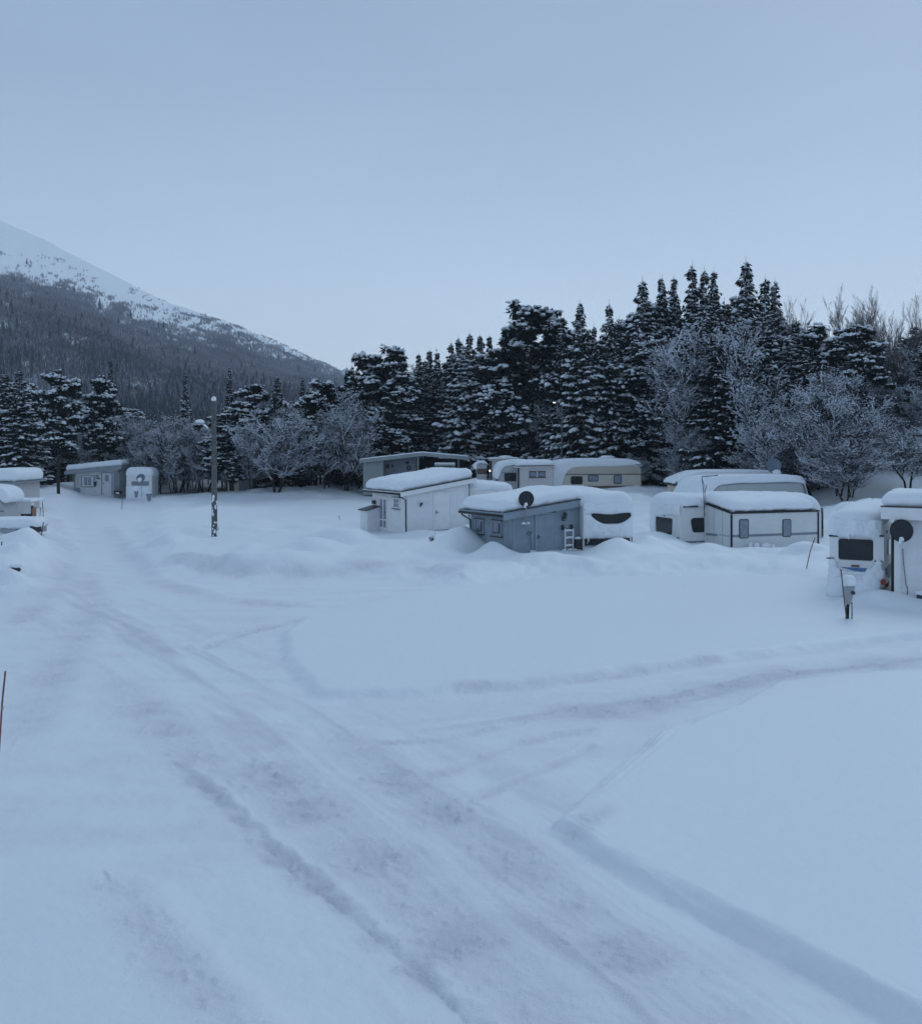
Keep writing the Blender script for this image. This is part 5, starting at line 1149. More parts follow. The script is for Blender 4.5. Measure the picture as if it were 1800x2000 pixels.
m_ = MB(); m_.fbox(FF, f3.u(1331), f3.u(1380), .003, .010, f3.z(.5, 1065), f3.z(.5, 1057)); m_.build('stripe', 'stripe', cv)
u_ = .16; zt_ = f3.z(0, 1051); m_ = MB(); m_.fprism(FL(), rpoly(.03, .22, zt_ - .30, zt_ - .08, .05), .01, .05); m_.build('tail_light', 'redlens', cv)
m_ = MB(); m_.fprism(FL(), rpoly(.05, .18, zt_ - .075, zt_ + .02, .03), .01, .05); m_.build('lamp_housing', 'black', cv)
m_ = MB(); m_.fbox(FL(), W3 - .2, W3 - .05, .01, .05, l3.z(W3, 1050), l3.z(W3, 1044)); m_.build('lamp_housing', 'black', cv)
mz = lambda px, py: (f3.u(px), f3.z(f3.u(px), py))
snow_cap(cv, -.16, L3 + .12, -.10, W3 + .12, lambda a, b: Hc - .06 - .5 * max(0, (a - L3 + 1.1) / 1.1) ** 2 - .10 * max(0, (.5 - a)) , .50, .55, seed=61, skirt=.25, amp=.08, step=.2)
wall_snow(cv, FL(), -.02, W3 + .02, lambda s: Hc + .05, lambda s: l3.z(W3 * .5, 1006) + .06 * math.sin(s * 7) - .05 * s, .13, 13)
wall_snow(cv, FL(), W3 * .80, W3 + .04, lambda s: Hc - .2, lambda s: -.1, .10, 17, 14, 24)
wall_snow(cv, FR(L3), -.05, W3 + .05, lambda s: Hc - .3, lambda s: -.3, .18, 19, 20, 24)
u0, u1 = .25, .95; m_ = MB(); m_.fbox(FR(L3), u0, u1, .16, .2, f3.z(L3, 1034), f3.z(L3, 1008)); m_.build('side_window', 'black', cv)
c0 = f3.at(f3.u(1373)) + Vector((0, -.25, 0)); zt = lambda py: CH - (py - HZ) / F * c0.y
t = thing('tv_antenna', 'thin crooked television antenna rising between the caravan and the panelled hut', 'antenna', c0)
m_ = MB(); m_.tube([(0, 0, zt(1010)), (-.02, 0, zt(985)), (-.05, 0, zt(960)), (-.13, 0, zt(931))], .018, 6); m_.build('mast', 'darkmetal', t)
m_ = MB(); m_.tube([(-.14, 0, zt(931)), (.18, 0, zt(930)), (.62, 0, zt(928))], .02, 6); [m_.tube([(x, -.2, zt(929.5)), (x, .2, zt(929))], .008, 4) for x in (.1, .2, .3, .4, .5)]; m_.build('boom', 'darkmetal', t); m_ = MB(); m_.tube([(-.12, 0, zt(935)), (.0, 0, zt(950)), (.05, 0, zt(975)), (-.02, -.02, zt(1000)), (.03, 0, zt(1006))], .012, 5); m_.tube([(-.02, 0, zt(962)), (.08, 0, zt(952)), (.10, 0, zt(946))], .012, 5); m_.build('cable', 'darkmetal', t)
o = thing('snow_heap', 'small heap of lumpy snow thrown against the panelled hut wall', 'snow heap', f.at(f.u(1478)) + Vector((math.sin(AY), -math.cos(AY), 0)) * .35, AY)
m_ = MB()
for i in range(9): m_.blob((RT.uniform(-.55, .5), RT.uniform(-.15, .1), .02 + RT.uniform(0, .1)), (RT.uniform(.09, .2),) * 2 + (RT.uniform(.08, .15),), 8, 6, .2, sd=i)
m_.build('lumps', 'snow', o, smooth=True)

# --- rear caravan and the slanted roof behind it
P = W(1395, 59); P.z = .7; RY = R(6); f = Face(P, RY)
t = thing('caravan', 'pale caravan whose upper side shows as a long strip behind the panelled hut', 'caravan', P, RY)
bp_ = side_profile(f, [(1390, 966), (1394, 953), (1408, 946), (1450, 942.5), (1562, 941), (1570, 945), (1577, 966)]); bp_ = [(bp_[0][0], -.3)] + bp_[1:-1] + [(bp_[-1][0], -.3)]
m_ = MB(); m_.loft(ccw(smoothp(bp_, 2)), rrings(0, 2.3, .10, 3)); m_.build('body', 'caragrey', t)
m_ = MB(); pts = [(f.u(a), -.01, f.z(f.u(a), b_)) for a, b_ in ((1392, 960), (1396, 953), (1410, 947.5), (1450, 944), (1562, 942.5), (1569, 947), (1575, 962))]; m_.tube(pts, .03, 6); m_.build('trim_rail', 'stripe', t)
snow_loft(t, side_profile(f, [(1338, 975), (1342, 958), (1354, 942), (1370, 932), (1395, 929), (1470, 927), (1558, 927), (1571, 933), (1579, 958), (1583, 975), (1575, 966), (1570, 946), (1560, 942), (1450, 943.5), (1408, 947), (1394, 955), (1386, 975)]), -.10, 2.6, .13, 8, .04)
P = W(1322, 63); P.z = .7; f = Face(P, R(2)); t = thing('awning_cabin', 'beige awning cabin with a slanted snowy roof behind the caravans, grey dish above it', 'awning cabin', P, R(2))
wq = f.u(1523); zq_ = lambda px, py: f.z(f.u(px), py)
m_ = MB(); m_.fprism(FF, ccw([(0, -.3), (wq, -.3), (wq, zq_(1523, 932)), (f.u(1366), zq_(1366, 933)), (0, zq_(1322, 950))]), -2.6, 0); m_.build('wall', 'cream', t)
m_ = MB(); m_.fprism(FF, ccw([(-.15, zq_(1318, 949)), (f.u(1366), zq_(1366, 932)), (wq + .1, zq_(1523, 931)), (wq + .1, zq_(1523, 929.5)), (f.u(1366), zq_(1366, 930)), (-.15, zq_(1318, 946.5))]), -2.8, .15); m_.build('roof', 'darkmetal', t)
snow_loft(t, [(-.16, zq_(1318, 946)), (f.u(1366), zq_(1366, 930)), (wq + .12, zq_(1523, 929.5)), (wq + .10, zq_(1522, 922)), (wq - .3, zq_(1505, 918)), (f.u(1372), zq_(1372, 918)), (f.u(1345), zq_(1345, 925)), (-.05, zq_(1320, 936)), (-.2, zq_(1317, 942))], -.16, 2.9, .13, 9, .04)
c_ = W(1510, 61.5, 910); dish('satellite_dish', 'round grey satellite dish standing above the snowy roof right of centre', c_, 14.5 / F * 61.5, (-.05, -1, .25), m='gdish', mast=[c_ + Vector((0, .1, 0)), c_ + Vector((0, .12, -1.6))], lnb=False)
lump(bpy.data.objects[[o.name for o in bpy.data.objects if o.get('label', '').startswith('round grey')][0]], (.18, -.1, -.42), (.30, .2, .2), 'feed_snow')

# --- right edge: caravan with a dark window and the white shed
XY = R(-28); ex = Vector((math.cos(XY), math.sin(XY), 0)); ey = Vector((-math.sin(XY), math.cos(XY), 0))
Pr = G(1727, 1160); wR = -along(Pr, XY, 1620); P = Pr - ex * wR; f = Face(P, XY); zz = lambda px, py: f.z(f.u(px), py)
Hc = zz(1673, 1016); rside = Face(Pr, XY + R(90))
cv = thing('caravan', 'half buried white caravan with wide dark window and blue stripes beside the right shed', 'caravan', P, XY)
m_ = MB(); m_.loft(rprof(0, wR, .12, Hc, .35, .42, .12, .16, 7), rrings(0, 5.2, .16, 4)); m_.build('body', 'cara', cv)
u0, u1, z0, z1 = f.rect(1639, 1055, 1703, 1092); cwindow(cv, FF, (u0, u1, z0, z1), 'glass', .05, .03, 'black', n0=.02)
for a, b_ in ((1619.5, 1637), (1705, 1726)):
    m_ = MB(); u0, u1, z0, z1 = f.rect(a, 1048, b_, 1096); m_.fbox(FF, u0, u1, .004, .03, z0, z1); [m_.fbox(FF, u0, u1, .031, .036, z0 + (z1 - z0) * k / 5 - .006, z0 + (z1 - z0) * k / 5 + .006) for k in range(1, 5)]; m_.build('side_panel', 'white_trim', cv)
    m_ = MB(); m_.fbox(FF, u0 - .01, u1 + .01, .02, .07, z1, z1 + .05); m_.build('gutter_rail', 'darkmetal', cv)
u0, u1, z0, z1 = f.rect(1640, 1105.5, 1697, 1117); m_ = MB(); m_.fprism(FF, [(u0, z1 - .05), (u0 + .1, z0 + .10), (u1 - .18, z0 - .02), (u1, z1 - .05)], .005, .014); m_.build('stripe', 'bluestripe', cv)
u0, u1, z0, z1 = f.rect(1662, 1103.5, 1678, 1107); m_ = MB(); m_.fbox(FF, u0, u1, .016, .05, z0, z1); m_.build('vent', 'brown', cv)
u0, u1, z0, z1 = f.rect(1637, 1119, 1692, 1141); m_ = MB(); m_.fprism(FF, rpoly(u0, u1, z0, z1, .05, taper=.06), .005, .06); hb = m_.build('locker_hatch', 'white_trim', cv); [lump(hb, (u0 + .15 + .2 * i, -.06, z1 + .01), (.14, .06, .05), sd=i) for i in range(4)]
for a in ((1716, 1096), (1622, 1090)): m_ = MB(); u = f.u(a[0]); z = zz(*a); m_.fbox(FF, u - .12, u + .10, .04, .07, z - .02, z + .02); m_.build('grab_handle', 'darkmetal', cv)
u0, u1, z0, z1 = f.rect(1709, 1128, 1728, 1144); m_ = MB(); m_.fprism(FF, ccw([(u0, z1 - .04), (u0 + .08, z1), (u1 + .02, z1 - .05), (u1 + .02, z0), (u1 - .10, z0 + .06), (u0 + .12, z1 - .12)]), .01, .07); m_.build('tail_light', 'redlens', cv)
for z_a, z_b in ((1113, 1116.5), (1118.5, 1122)):
    m_ = MB(); zt1, zt0 = rside.z(0, z_a) + .0, rside.z(0, z_b); m_.fbox(FR(wR), .2, 4.8, .003, .010, zt0, zt1); m_.build('stripe', 'bluestripe', cv)
m_ = MB(); zt1 = rside.z(0, 1123.5); m_.fprism(FR(wR), ccw([(.35, zt1), (4.8, zt1), (4.8, zt1 - .35), (1.3, zt1 - .25)]), .003, .010); m_.build('stripe', 'bluestripe', cv)
m_ = MB(); m_.fbox(FR(wR), .55, .62, .005, .03, rside.z(.6, 1041), rside.z(.6, 1036)); m_.build('marker_light', 'black', cv)
m_ = MB(); m_.fprism(FR(wR), rpoly(1.1, 2.1, rside.z(1.5, 1083), rside.z(1.5, 1053), .06), .006, .02); m_.build('side_window', 'glass', cv)
m_ = MB(); m_.tube([(wR - .3, 2.0, .15), (wR - .06, 2.0, .15)], .32, 16); m_.build('wheel', 'black', cv)
snow_cap(cv, -.10, wR - .02, -.12, 5.2, lambda a, b: Hc - .08 - .12 * abs((a - wR / 2) / (wR / 2)) ** 3, .46, .70, seed=71, skirt=.1, amp=.05)
wall_snow(cv, FF, -.04, wR - .06, lambda s: Hc + .02, lambda s: zz(1673, 1050) + .05 * math.sin(s * 5) - (.10 + .12 * mnoise.noise(Vector((s * 22, 5, 2)))) * (math.exp(-((s - .32) / .16) ** 2)), .16, 23, 60, 18)
def pile(parent, pts, f, name, y=-.04, sd=0):
    m = MB()
    for k, (px, py, r) in enumerate(pts):
        u = f.u(px); m.blob((u, y, f.z(u, py)), (r, r * .55, r * 1.1), 12, 9, .16, sd=sd + k)
    return m.build(name, 'snow', parent, smooth=True)
pile(cv, [(1716, 1100, .11), (1714, 1108, .13), (1711, 1114, .15), (1716, 1121, .18), (1704, 1122, .20), (1698, 1132, .22), (1712, 1126, .16), (1692, 1142, .26), (1704, 1142, .26), (1685, 1152, .30), (1700, 1158, .35)], f, 'heaped_snow', sd=3)
pile(cv, [(1626, 1100, .13), (1626, 1112, .15), (1633, 1119, .15), (1628, 1130, .20), (1636, 1140, .22), (1630, 1153, .28)], f, 'heaped_snow', sd=33)

P = G(1753, 1166); f = Face(P, XY); w = f.u(1990); zA = CH - (990 - HZ) / F * (P.y - .1); zB = zA - .03
sh, szt = cabin('garden_shed', 'white clapboard shed cut by the right edge of the photo, deep white fascia under snow', P, XY, w, 3.2, zA, zB, 'white_wood', 'white_trim', ov=(.42, .3, .28, .2), snow=.44, fascia=.36, cat='shed', seed=17, sr=.34, board=.17, roofm='darkmetal')
m_ = MB(); m_.box(-.10, .06, -.06, -.04, -.5, szt(0) - .12); m_.build('corner_board', 'white_trim', sh)
downpipe(sh, [(-.14, .02, szt(0) - .5), (-.14, .02, -.4)], .05)  # black tube stands for the dark gap beside the caravan
nn_ = Vector((math.sin(XY), -math.cos(XY), 0)); c_ = f.at(f.u(1763)) + nn_ * .42; c_.z = CH - (1037 - HZ) / F * c_.y; c_.x = (1760 - 900) / F * c_.y
dish('satellite_dish', 'round black satellite dish hung under the fascia of the right hand white shed', c_, 21.2 / F * c_.y, (-.42, -1, .22), mast=[c_ + Vector((0, .05, .0)), c_ + Vector((.02, .25, .02)), c_ + Vector((0.0, .30, .35))], text='canal digital')
t = thing('cable', 'thin dark cable hanging down the right hand white shed from its dish', 'cable', f.at(f.u(1765)) + nn_ * .06, XY); zc = lambda py: f.z(f.u(1765), py)
m_ = MB(); m_.tube([(-.03, 0, zc(1072)), (-.02, 0, zc(1090)), (.0, 0, zc(1105)), (.03, 0, zc(1125)), (.05, 0, zc(1140)), (.10, 0, zc(1150)), (.09, 0, zc(1166))], .011, 6); m_.build('wire', 'darkmetal', t)
t = thing('wall_socket', 'snow topped box on the right hand shed at the very edge of the photo', 'box', f.at(f.u(1798)) + nn_ * .2, XY); z_ = f.z(f.u(1798), 1160); m_ = MB(); m_.box(-.1, .25, -.1, .1, z_ - .18, z_); m_.build('housing', 'darkmetal', t); lump(t, (.05, 0, z_ + .04), (.2, .12, .09))

# --- posts, poles, stakes
def hookup(name, label, px, py, Y, h, w_, lean, snowr, pole):
    b = W(px, Y); z = gz(b.x, Y); b.z = z - .1; t = thing(name, label, 'electric post', b)
    m = MB(); m.tube([(0, 0, -.2), (lean * .5, 0, h * .5)], .055, 8, .045); m.build('post', 'bark', t)
    m = MB(); m.hexa([(-w_ * .6 + lean * .5, -.1, h * .5), (w_ * .4 + lean * .5, -.1, h * .5), (w_ * .4 + lean * .5, .1, h * .5), (-w_ * .6 + lean * .5, .1, h * .5), (-w_ + lean, -.13, h), (w_ + lean, -.13, h), (w_ + lean, .13, h), (-w_ + lean, .13, h)])
    bx = m.build('housing', 'gmetal', t, bevel=.012); m = MB(); m.tube([(w_ * .5 + lean, -.15, h * .82), (w_ * .5 + lean, -.13, h * .82)], .05, 12); m.build('socket', 'darkmetal', bx)
    m = MB(); m.tube([(.1 + lean * .4, -.03, h * .55), (.13, -.04, h * .3), (.12, -.02, -.1)], .022, 6); m.build('cable', 'gmetal', t)
    if snowr: lump(t, (lean, 0, h + snowr * .62), (snowr, snowr * .95, snowr * .95), 'cap_snow', sd=3, jit=.08)
    if pole: m = MB(); m.tube([(pole[0], -.12, -.1), (pole[1], -.12, pole[2])], .016, 6); m.build('marker_rod', pole[3], t)
    return t
hookup('electric_post', 'small electric hookup post wearing a ball of snow before the right hand caravan', 1653, 1192, 26.6, .98, .12, .06, .19, (-.03, -.20, 1.42, 'brown'))
Y0 = G(845, 1074).y; hookup('electric_post', 'dark hookup post with a tall pale pole before the white cabin door', 844, 1076, Y0, .40, .12, -.04, .10, (.09, .14, 1.62, 'grey_wood'))
def stake(label, pts, Y, m='stake', r=.022, band=None, name='marker_stake', group=None):
    b = W(pts[0][0], Y); b.z = gz(b.x, Y); t = thing(name, label, 'marker stake', b); P_ = [(W(px, Y, py) - b) for px, py in pts]; P_[0].z -= .25
    mm = MB(); mm.tube(P_, r, 8); mm.build('rod', m, t)
    if band: a = P_[0] + (P_[-1] - P_[0]) * band; c = a + (P_[-1] - P_[0]).normalized() * .07; mm = MB(); mm.tube([a, c], r * 1.15, 8); mm.build('reflector_band', 'gmetal', t)
    return t
stake('red brown marker stake leaning at the left edge of the photo in the foreground', [(-2, 1440), (4, 1375), (10.5, 1311)], 15.3, r=.014, band=.52)
stake('thin leaning stake in the snow before the right end of the panelled hut', [(1572, 1108), (1582, 1076), (1591, 1050)], 36.5, r=.018)
stake('curved red brown stake bending over the snow bank on the left', [(69, 1086), (77, 1058), (83, 1035), (84.5, 1020)], 43, r=.022)
stake('straight thin stake standing tallest behind the left snow bank', [(85, 1012), (84, 995), (82.5, 980)], 56, r=.022)
stake('thin stake leaning beside the orange boards on the left', [(76, 1030), (78, 1010), (79, 991)], 50, r=.018)
stake('dark short rod at the left edge above the dark stone', [(1.5, 1086), (3.5, 1058)], 40, 'darkmetal', r=.022)
stake('short dark stake in the snow before the grey cabin', [(238, 988), (239, 966)], 73, 'darkmetal', r=.022)
stake('thin dark twig like stake left of the white cabin lean-to', [(664, 1024), (662, 1007)], 57, 'bark', r=.016)
stake('shorter dark stake nearest the white cabin lean-to', [(710, 1022), (709, 1013)], 57, 'bark', r=.016)
stake('thin rod standing on the snowy caravan roof right of the blue shed', [(1228.5, 990), (1228.5, 976)], 42.6, 'darkmetal', r=.012)
# wooden lamp pole
Yp = 49.0; b = W(418, Yp); b.z = gz(b.x, Yp) - .2; t = thing('lamp_pole', 'weathered wooden pole with a snow capped unlit lamp arm on the left', 'lamp pole', b)
z = lambda py: CH - (py - HZ) / F * Yp - b.z
m_ = MB(); m_.tube([(.02, 0, 0), (.01, 0, z(950)), (0, 0, z(860)), (-.01, 0, z(783))], .145, 16, .115); m_.build('shaft', 'pole', t, smooth=True)
lump(t, (-.01, 0, z(780)), (.13, .13, .15), 'cap_snow', jit=.05)
for i in range(26):
    q_ = RT.random(); zz_ = z(1046) + (z(968) - z(1046)) * q_; a = RT.uniform(R(200), R(345)); m_ = MB(); m_.blob((.02 + .125 * math.cos(a), .125 * math.sin(a), zz_), (.05, .04, RT.uniform(.03, .12)), 6, 5, .2, sd=i)
    if i == 0: acc = MB()
    acc.add(m_.v, m_.f)
acc.build('frozen_snow', 'snow', t, smooth=True)
m_ = MB(); m_.tube([(-.10, -.02, z(842)), (-.30, -.05, z(838)), (-.50, -.10, z(830)), (-.62, -.12, z(826))], .028, 8); arm = m_.build('lamp_arm', 'gmetal', t, smooth=True)
m_ = MB(); m_.blob((-.72, -.14, z(826.5)), (.27, .13, .07), 12, 8, 0); m_.build('lamp_head', 'gmetal', arm, smooth=True); lump(arm, (-.66, -.14, z(823.5)), (.24, .13, .11), 'lamp_snow', jit=.06)
m_ = MB(); m_.tube([(-.28, -.06, z(836)), (-.50, -.10, z(828))], .05, 6); m_.build('arm_snow', 'snow', arm, smooth=True)
m_ = MB(); m_.box(.13, .24, -.06, .06, z(1035), z(1030)); m_.box(.13, .16, -.05, .05, z(1045), z(1029)); m_.build('bracket', 'grey_wood', t)
# lit street lamp at the wood
Yl = 78.5; b = W(1097, Yl); b.z = .9; t = thing('street_lamp', 'slim street lamp with a lit head in front of the dark spruces', 'street lamp', b); z = lambda py: CH - (py - HZ) / F * Yl - b.z
m_ = MB(); m_.tube([(0, 0, -.2), (0, 0, z(789))], .075, 10, .05); m_.build('shaft', 'pole', t, smooth=True)
m_ = MB(); m_.tube([(0, 0, z(790)), (-.2, -.02, z(786)), (-.42, -.05, z(785))], .035, 8); m_.blob((-.56, -.06, z(785.2)), (.2, .1, .07), 10, 7, 0); m_.build('lamp_arm', 'gmetal', t, smooth=True)
m_ = MB(); m_.blob((-.60, -.09, z(786.2)), (.11, .08, .045), 10, 7, 0); m_.build('bulb', 'lampcool', t, smooth=True); lump(t, (.05, 0, z(788)), (.14, .12, .10), 'cap_snow')

# --- far shed with the lit lamp behind the big birch
P = W(440, 90); P.z = gz(P.x, 90); f = Face(P, R(2)); zz = lambda px, py: f.z(f.u(px), py)
t, zt = cabin('storage_shed', 'grey shed with a pale side panel and a lit lamp behind the big birch', P, R(2), f.u(547), 3.5, zz(430, 903.5), zz(547, 899), 'grey_trim', 'grey_wood', ov=(.5, .2, .3, .2), snow=.28, fascia=.14, seed=19, vertical=True, board=.3)
m_ = MB(); m_.fbox(FF, .06, f.u(467), .02, .07, -.5, zz(455, 910)); m_.build('side_panel', 'cream', t); m_ = MB(); m_.fbox(FF, -.06, .05, .02, .10, -.5, zz(440, 908)); m_.build('corner_post', 'black', t)
lp_ = thing('wall_lamp', 'warm lit lamp on the grey shed behind the big birch', 'lamp', W(498, 89.3, 917)); m_ = MB(); m_.blob((0, 0, 0), (.06, .06, .06), 10, 7, 0); m_.build('bulb', 'lampglow', lp_, smooth=True); m_ = MB(); m_.box(-.06, .06, .05, .65, .11, .16); m_.build('bracket', 'darkmetal', lp_)

# --- grey cabin on the left with its things
P = W(146, 89); P.z = 0; f = Face(P, R(1)); zz = lambda px, py: f.z(f.u(px), py); P.z = zz(146, 969); f = Face(P, R(1)); P.z = CH - (969 - HZ) / F * 89; zz = lambda px, py: f.z(f.u(px), py)
gc, zt = cabin('small_cabin', 'pale grey cabin with a slanted snowy roof, window and door beside the large pine', P, R(1), f.u(233), 2.0, zz(130, 919.5), zz(240, 908.5), 'grey_wood', 'grey_trim', ov=(.75, .28, .35, .1), snow=.5, fascia=.34, seed=23, board=.18, sr=.3, right=True, strip=False)
window(gc, FF, f.rect(162, 930, 181, 950), 'white_trim', 'curtain', (2, 1), fw=.08)
for a in (159.5, 184): u = f.u(a); m_ = MB(); m_.fbox(FF, u - .05, u + .05, .02, .06, zz(a, 951), zz(a, 929)); m_.build('shutter', 'grey_trim', gc)
r_d = f.rect(200, 924, 218, 966); dd = door(gc, FF, r_d, 'grey_trim', 'grey_wood', fw=.09, glass=(f.u(205), f.u(212.5), zz(209, 940), zz(209, 928)))
m_ = MB(); m_.fbox(FF, f.u(222), f.u(231), .02, .07, -.3, zz(230, 921)); [m_.fbox(FF, f.u(222) + .12 * k, f.u(222) + .12 * k + .02, .071, .09, -.3, zz(230, 922)) for k in range(1, 4)]; m_.build('board_panel', 'grey_trim', gc)
for px, py, s, lb in ((190, 929, .12, 'small dark lantern high beside the grey cabin window'), (192, 934, .18, 'dark bird shaped ornament on the grey cabin wall'), (232, 921, .12, 'small dark ornament under the right end of the grey cabin roof')):
    o = thing('wall_ornament', lb, 'ornament', f.at(f.u(px)) + Vector((0, -.06, zz(px, py))), 0); m_ = MB(); m_.tube([(-s * 1.2, 0, s * .2), (0, 0, -s * .2), (s * 1.3, 0, -s * .1)], s * .3, 6, s * .12); m_.tube([(0, 0, -s * .2), (0, 0, s)], s * .25, 6, .01); m_.build('shape', 'darkmetal', o)
o = thing('hanging_pot', 'dark cone shaped pot with snow hanging on the grey cabin wall', 'pot', f.at(f.u(187)) + Vector((0, -.15, zz(187, 942)))); m_ = MB(); m_.tube([(0, 0, .08), (0, 0, -.38)], .15, 10, .03); m_.build('pot', 'black', o); lump(o, (0, 0, .1), (.13, .1, .05))
o = thing('hanging_shovel', 'grey snow shovel hanging left of the grey cabin window', 'shovel', f.at(f.u(153)) + Vector((0, -.08, zz(153, 955)))); m_ = MB(); m_.box(-.02, .02, -.02, .02, 0, 1.15); m_.build('handle', 'grey_trim', o); m_ = MB(); m_.box(-.17, .17, -.03, .02, -.28, .08); m_.build('blade', 'stripe', o)
o = thing('garden_box', 'dark box filled with snow at the right foot of the grey cabin', 'box', f.at(f.u(233)) + Vector((0, -.3, zz(233, 965)))); m_ = MB(); m_.hexa([(-.28, -.15, 0), (.28, -.15, 0), (.28, .15, 0), (-.28, .15, 0), (-.36, -.2, .32), (.36, -.2, .32), (.36, .2, .32), (-.36, .2, .32)]); m_.build('box', 'black', o); lump(o, (0, 0, .12), (.26, .24, .12))
# caravan right of it
P = W(246, 87); P.z = CH - (972 - HZ) / F * 87; f = Face(P, 0); zz = lambda px, py: f.z(f.u(px), py)
cv = end_caravan('caravan', 'snow heaped caravan right of the grey cabin, a thin band of window showing', P, 0, f.u(297), 1.9, zz(270, 926), snow=.62, sr=.34, seed=77, skirt=.25, over=.08)
u0, u1, z0, z1 = f.rect(257, 940, 291, 948.5); m_ = MB(); m_.fprism(FF, rpoly(u0, u1, z0, z1, .05), .003, .02); m_.build('window', 'stripe', cv); wall_snow(cv, FF, 0, f.u(297), lambda s: zz(270, 949.5), lambda s: -.3, .3, 43, 20, 10)
c_ = W(275, 84, 934); dish('satellite_dish', 'grey satellite dish half filled with snow before the left caravan', c_, .36, (0, -1, .5), m='gdish', mast=[c_ + Vector((.03, .06, 0)), c_ + Vector((.03, .08, -1.6))], lnb=False); lump(bpy.data.objects[[o.name for o in bpy.data.objects if o.get('label', '').startswith('grey satellite')][0]], (-.04, -.12, -.14), (.2, .12, .2), 'bowl_snow')
for px, py, sn, lb in ((266, 960, 1, 'grey pot under a round cap of snow left of the dish mast'), (291, 967, 0, 'low grey bowl in the snow right of the dish mast')):
    b = W(px, 83, py); t = thing('garden_pot', lb, 'pot', b); m_ = MB(); m_.tube([(0, 0, .12), (0, 0, -.5)], .20 if sn else .26, 12, .10); m_.build('pot', 'stripe', t, smooth=False); lump(t, (0, 0, .22 if sn else .16), (.30, .28, .24) if sn else (.28, .26, .09), 'cap_snow')
# snow covered caravan end behind the large pine
P = W(100, 93); P.z = CH - (980 - HZ) / F * 93; f = Face(P, R(-10)); end_caravan('caravan', 'white caravan end hidden behind the trunk of the large pine', P, R(-10), f.u(130), 4, f.z(0, 950), snow=.35, sr=.5, seed=81, col='white_trim')
# left edge cabin, caravan and deck
P = W(-70, 66); P.z = CH - (985 - HZ) / F * 66; f = Face(P, R(0)); t, zt = cabin('small_cabin', 'cabin cut by the left edge of the photo under a thick rounded slab of snow', P, 0, f.u(21), 4.5, f.z(0, 943), f.z(0, 941), 'pink_wood', 'grey_trim', ov=(.3, .35, .3, .2), snow=.85, fascia=.12, seed=29, sr=.5, right=True, board=.2)
P = W(-60, 52); P.z = CH - (1015 - HZ) / F * 52; f = Face(P, R(5)); cv = thing('caravan', 'slanted end of a grey white caravan at the left edge, snow on its top', 'caravan', P, R(5))
bp_ = side_profile(f, [(-60, 1015), (-60, 972), (-20, 966), (-3, 970), (5, 990), (13, 1014)]); m_ = MB(); m_.loft(ccw(bp_), rrings(0, 2.2, .08, 3)); m_.build('body', 'caragrey', cv)
m_ = MB(); u0, u1, z0, z1 = f.rect(-60, 998, 8, 999.5); m_.fbox(FF, u0, u1, .003, .03, z0, z1); m_.build('trim_rail', 'brown', cv)
m_ = MB(); u0, u1, z0, z1 = f.rect(-60, 1012, 13, 1014); m_.fbox(FF, u0, u1, .003, .03, z0, z1); m_.build('bottom_rail', 'darkmetal', cv)
snow_loft(cv, side_profile(f, [(-62, 972), (-22, 967), (-3, 971), (8, 984), (17, 980), (18, 968), (9, 956), (-8, 949), (-62, 947)]), -.1, 2.4, .12, 14, .05)
P = W(24, 55); P.z = 0; f = Face(P, R(3)); t = thing('deck_railing', 'white slatted deck railing with a dark gap below, left of the orange boards', 'railing', P, R(3)); u1 = f.u(61); zt_, zb2 = f.z(0, 981), f.z(0, 1004)
m_ = MB(); n = 18; [m_.box(u1 * i / n + .006, u1 * (i + 1) / n - .006, 0, .03, zb2, zt_) for i in range(n)]; m_.box(0, u1, .031, .06, zb2 + .02, zb2 + .1); m_.box(0, u1, .031, .06, zt_ - .12, zt_ - .04); m_.build('slats', 'white_trim', t)
m_ = MB(); m_.box(0, u1, .5, .6, zb2 - .4, zb2); m_.box(0, u1, .0, .5, zb2 - .03, zb2 - .004); m_.build('deck_gap_shade', 'black', t); snow_cap(t, -.1, u1 + .05, -.05, 2.0, lambda a, b: zt_, .16, .12, seed=91, step=.2)  # black boards put the shade of the gap below the deck into colour
m_ = MB(); m_.box(u1, u1 + .1, -.04, .06, f.z(u1, 1013), f.z(u1, 986)); m_.build('post', 'darkmetal', t); lump(t, (u1 + .05, 0, f.z(u1, 985)), (.10, .09, .09), 'post_snow')
t = thing('orange_boards', 'small orange upright boards beside the white slatted railing', 'boards', W(63, 53)); z = lambda py: CH - (py - HZ) / F * 53; t.location.z = 0
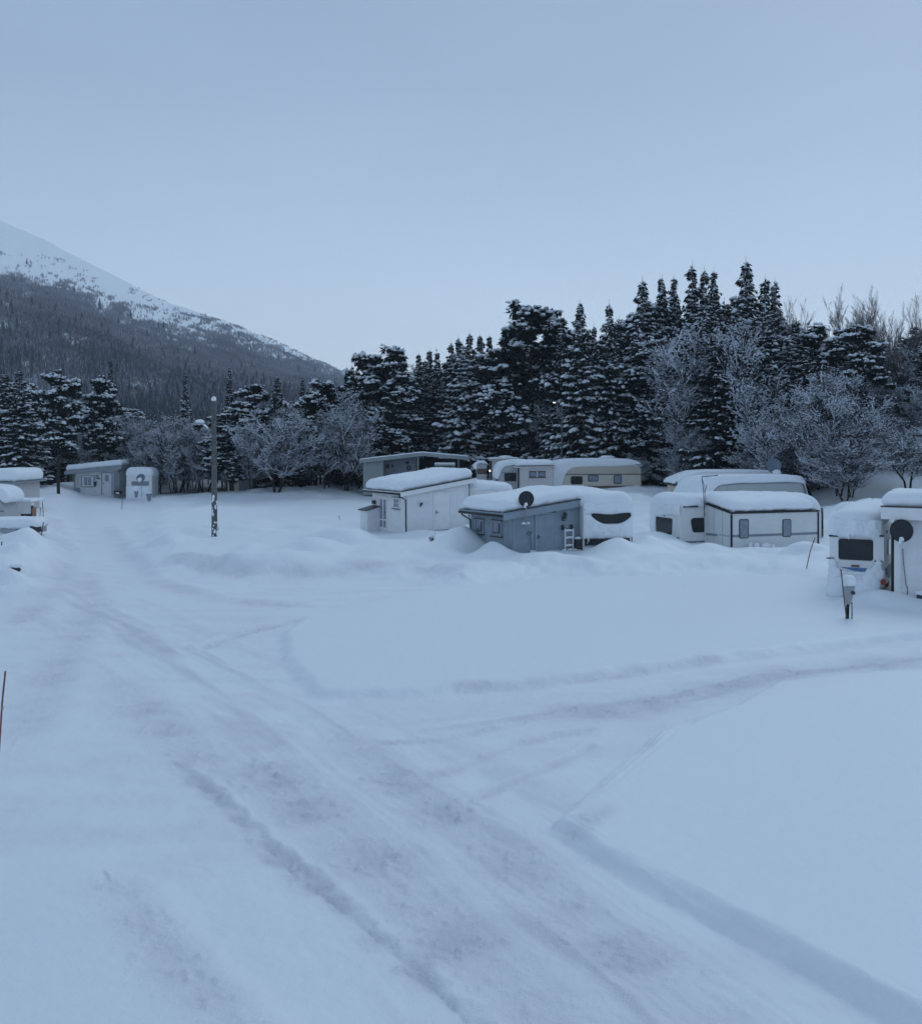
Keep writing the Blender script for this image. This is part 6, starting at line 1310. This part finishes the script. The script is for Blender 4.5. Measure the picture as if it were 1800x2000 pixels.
m_ = MB(); [m_.box(.055 * i, .055 * i + .045, 0, .03, z(1009), z(992 - (i % 2) * 2)) for i in range(4)]; m_.build('boards', 'orange', t); m_ = MB(); m_.box(.10, .14, .03, .06, z(1034), z(1000)); m_.build('post', 'brown', t)
P = W(-60, 47); P.z = 0; f = Face(P, R(2)); t = thing('snow_covered_trailer', 'long low trailer buried under snow below the white slatted railing', 'trailer', P, R(2)); u1 = f.u(66)
z1_ = f.z(0, 1033); m_ = MB(); m_.box(0, u1, 0, 1.6, z1_ - .25, z1_); m_.build('bed', 'gmetal', t); snow_cap(t, -.1, u1 + .08, -.1, 1.9, lambda a, b: z1_, .46, .3, seed=93)
m_ = MB(); m_.tube([(f.u(34), -.04, f.z(0, 1037)), (f.u(34), .1, f.z(0, 1037))], .07, 10); m_.build('wheel', 'darkmetal', t)
for px, py, Y, r, lb in ((69, 1032, 46.5, .22, 'dark stone peeping from the snow by the orange boards'), (13, 1082, 40, .15, 'dark stone showing under snow at the left edge'), (31, 1112, 36, .15, 'lowest dark stone showing under snow on the left bank')):
    b = W(px, Y, py); t = thing('rock', lb, 'stone', b); m_ = MB(); m_.blob((0, 0, 0), (r * 1.2, r, r * .8), 8, 6, .35, sd=px); m_.build('stone', 'darkhollow', t); lump(t, (r * .1, .05, r * .75), (r * 1.5, r * 1.3, r * .5), 'cap_snow')

# --- haze: thin winter air
mb = MB(); mb.box(-2100, 2100, -2100, 2100, -4, 620); hz = mb.build('haze', 'snow'); tag(hz, 'thin blue winter haze in the air', 'haze', kind='stuff')
hm = bpy.data.materials.new('haze'); hm.use_nodes = True; nt = hm.node_tree; nt.nodes.clear()
pv = N(nt, 'ShaderNodeVolumePrincipled'); pv.inputs['Color'].default_value = (0.86, 0.92, 1, 1); pv.inputs['Density'].default_value = 0.00021; pv.inputs['Anisotropy'].default_value = 0.2
ou = N(nt, 'ShaderNodeOutputMaterial'); nt.links.new(pv.outputs[0], ou.inputs['Volume'])
hz.data.materials.clear(); hz.data.materials.append(hm)
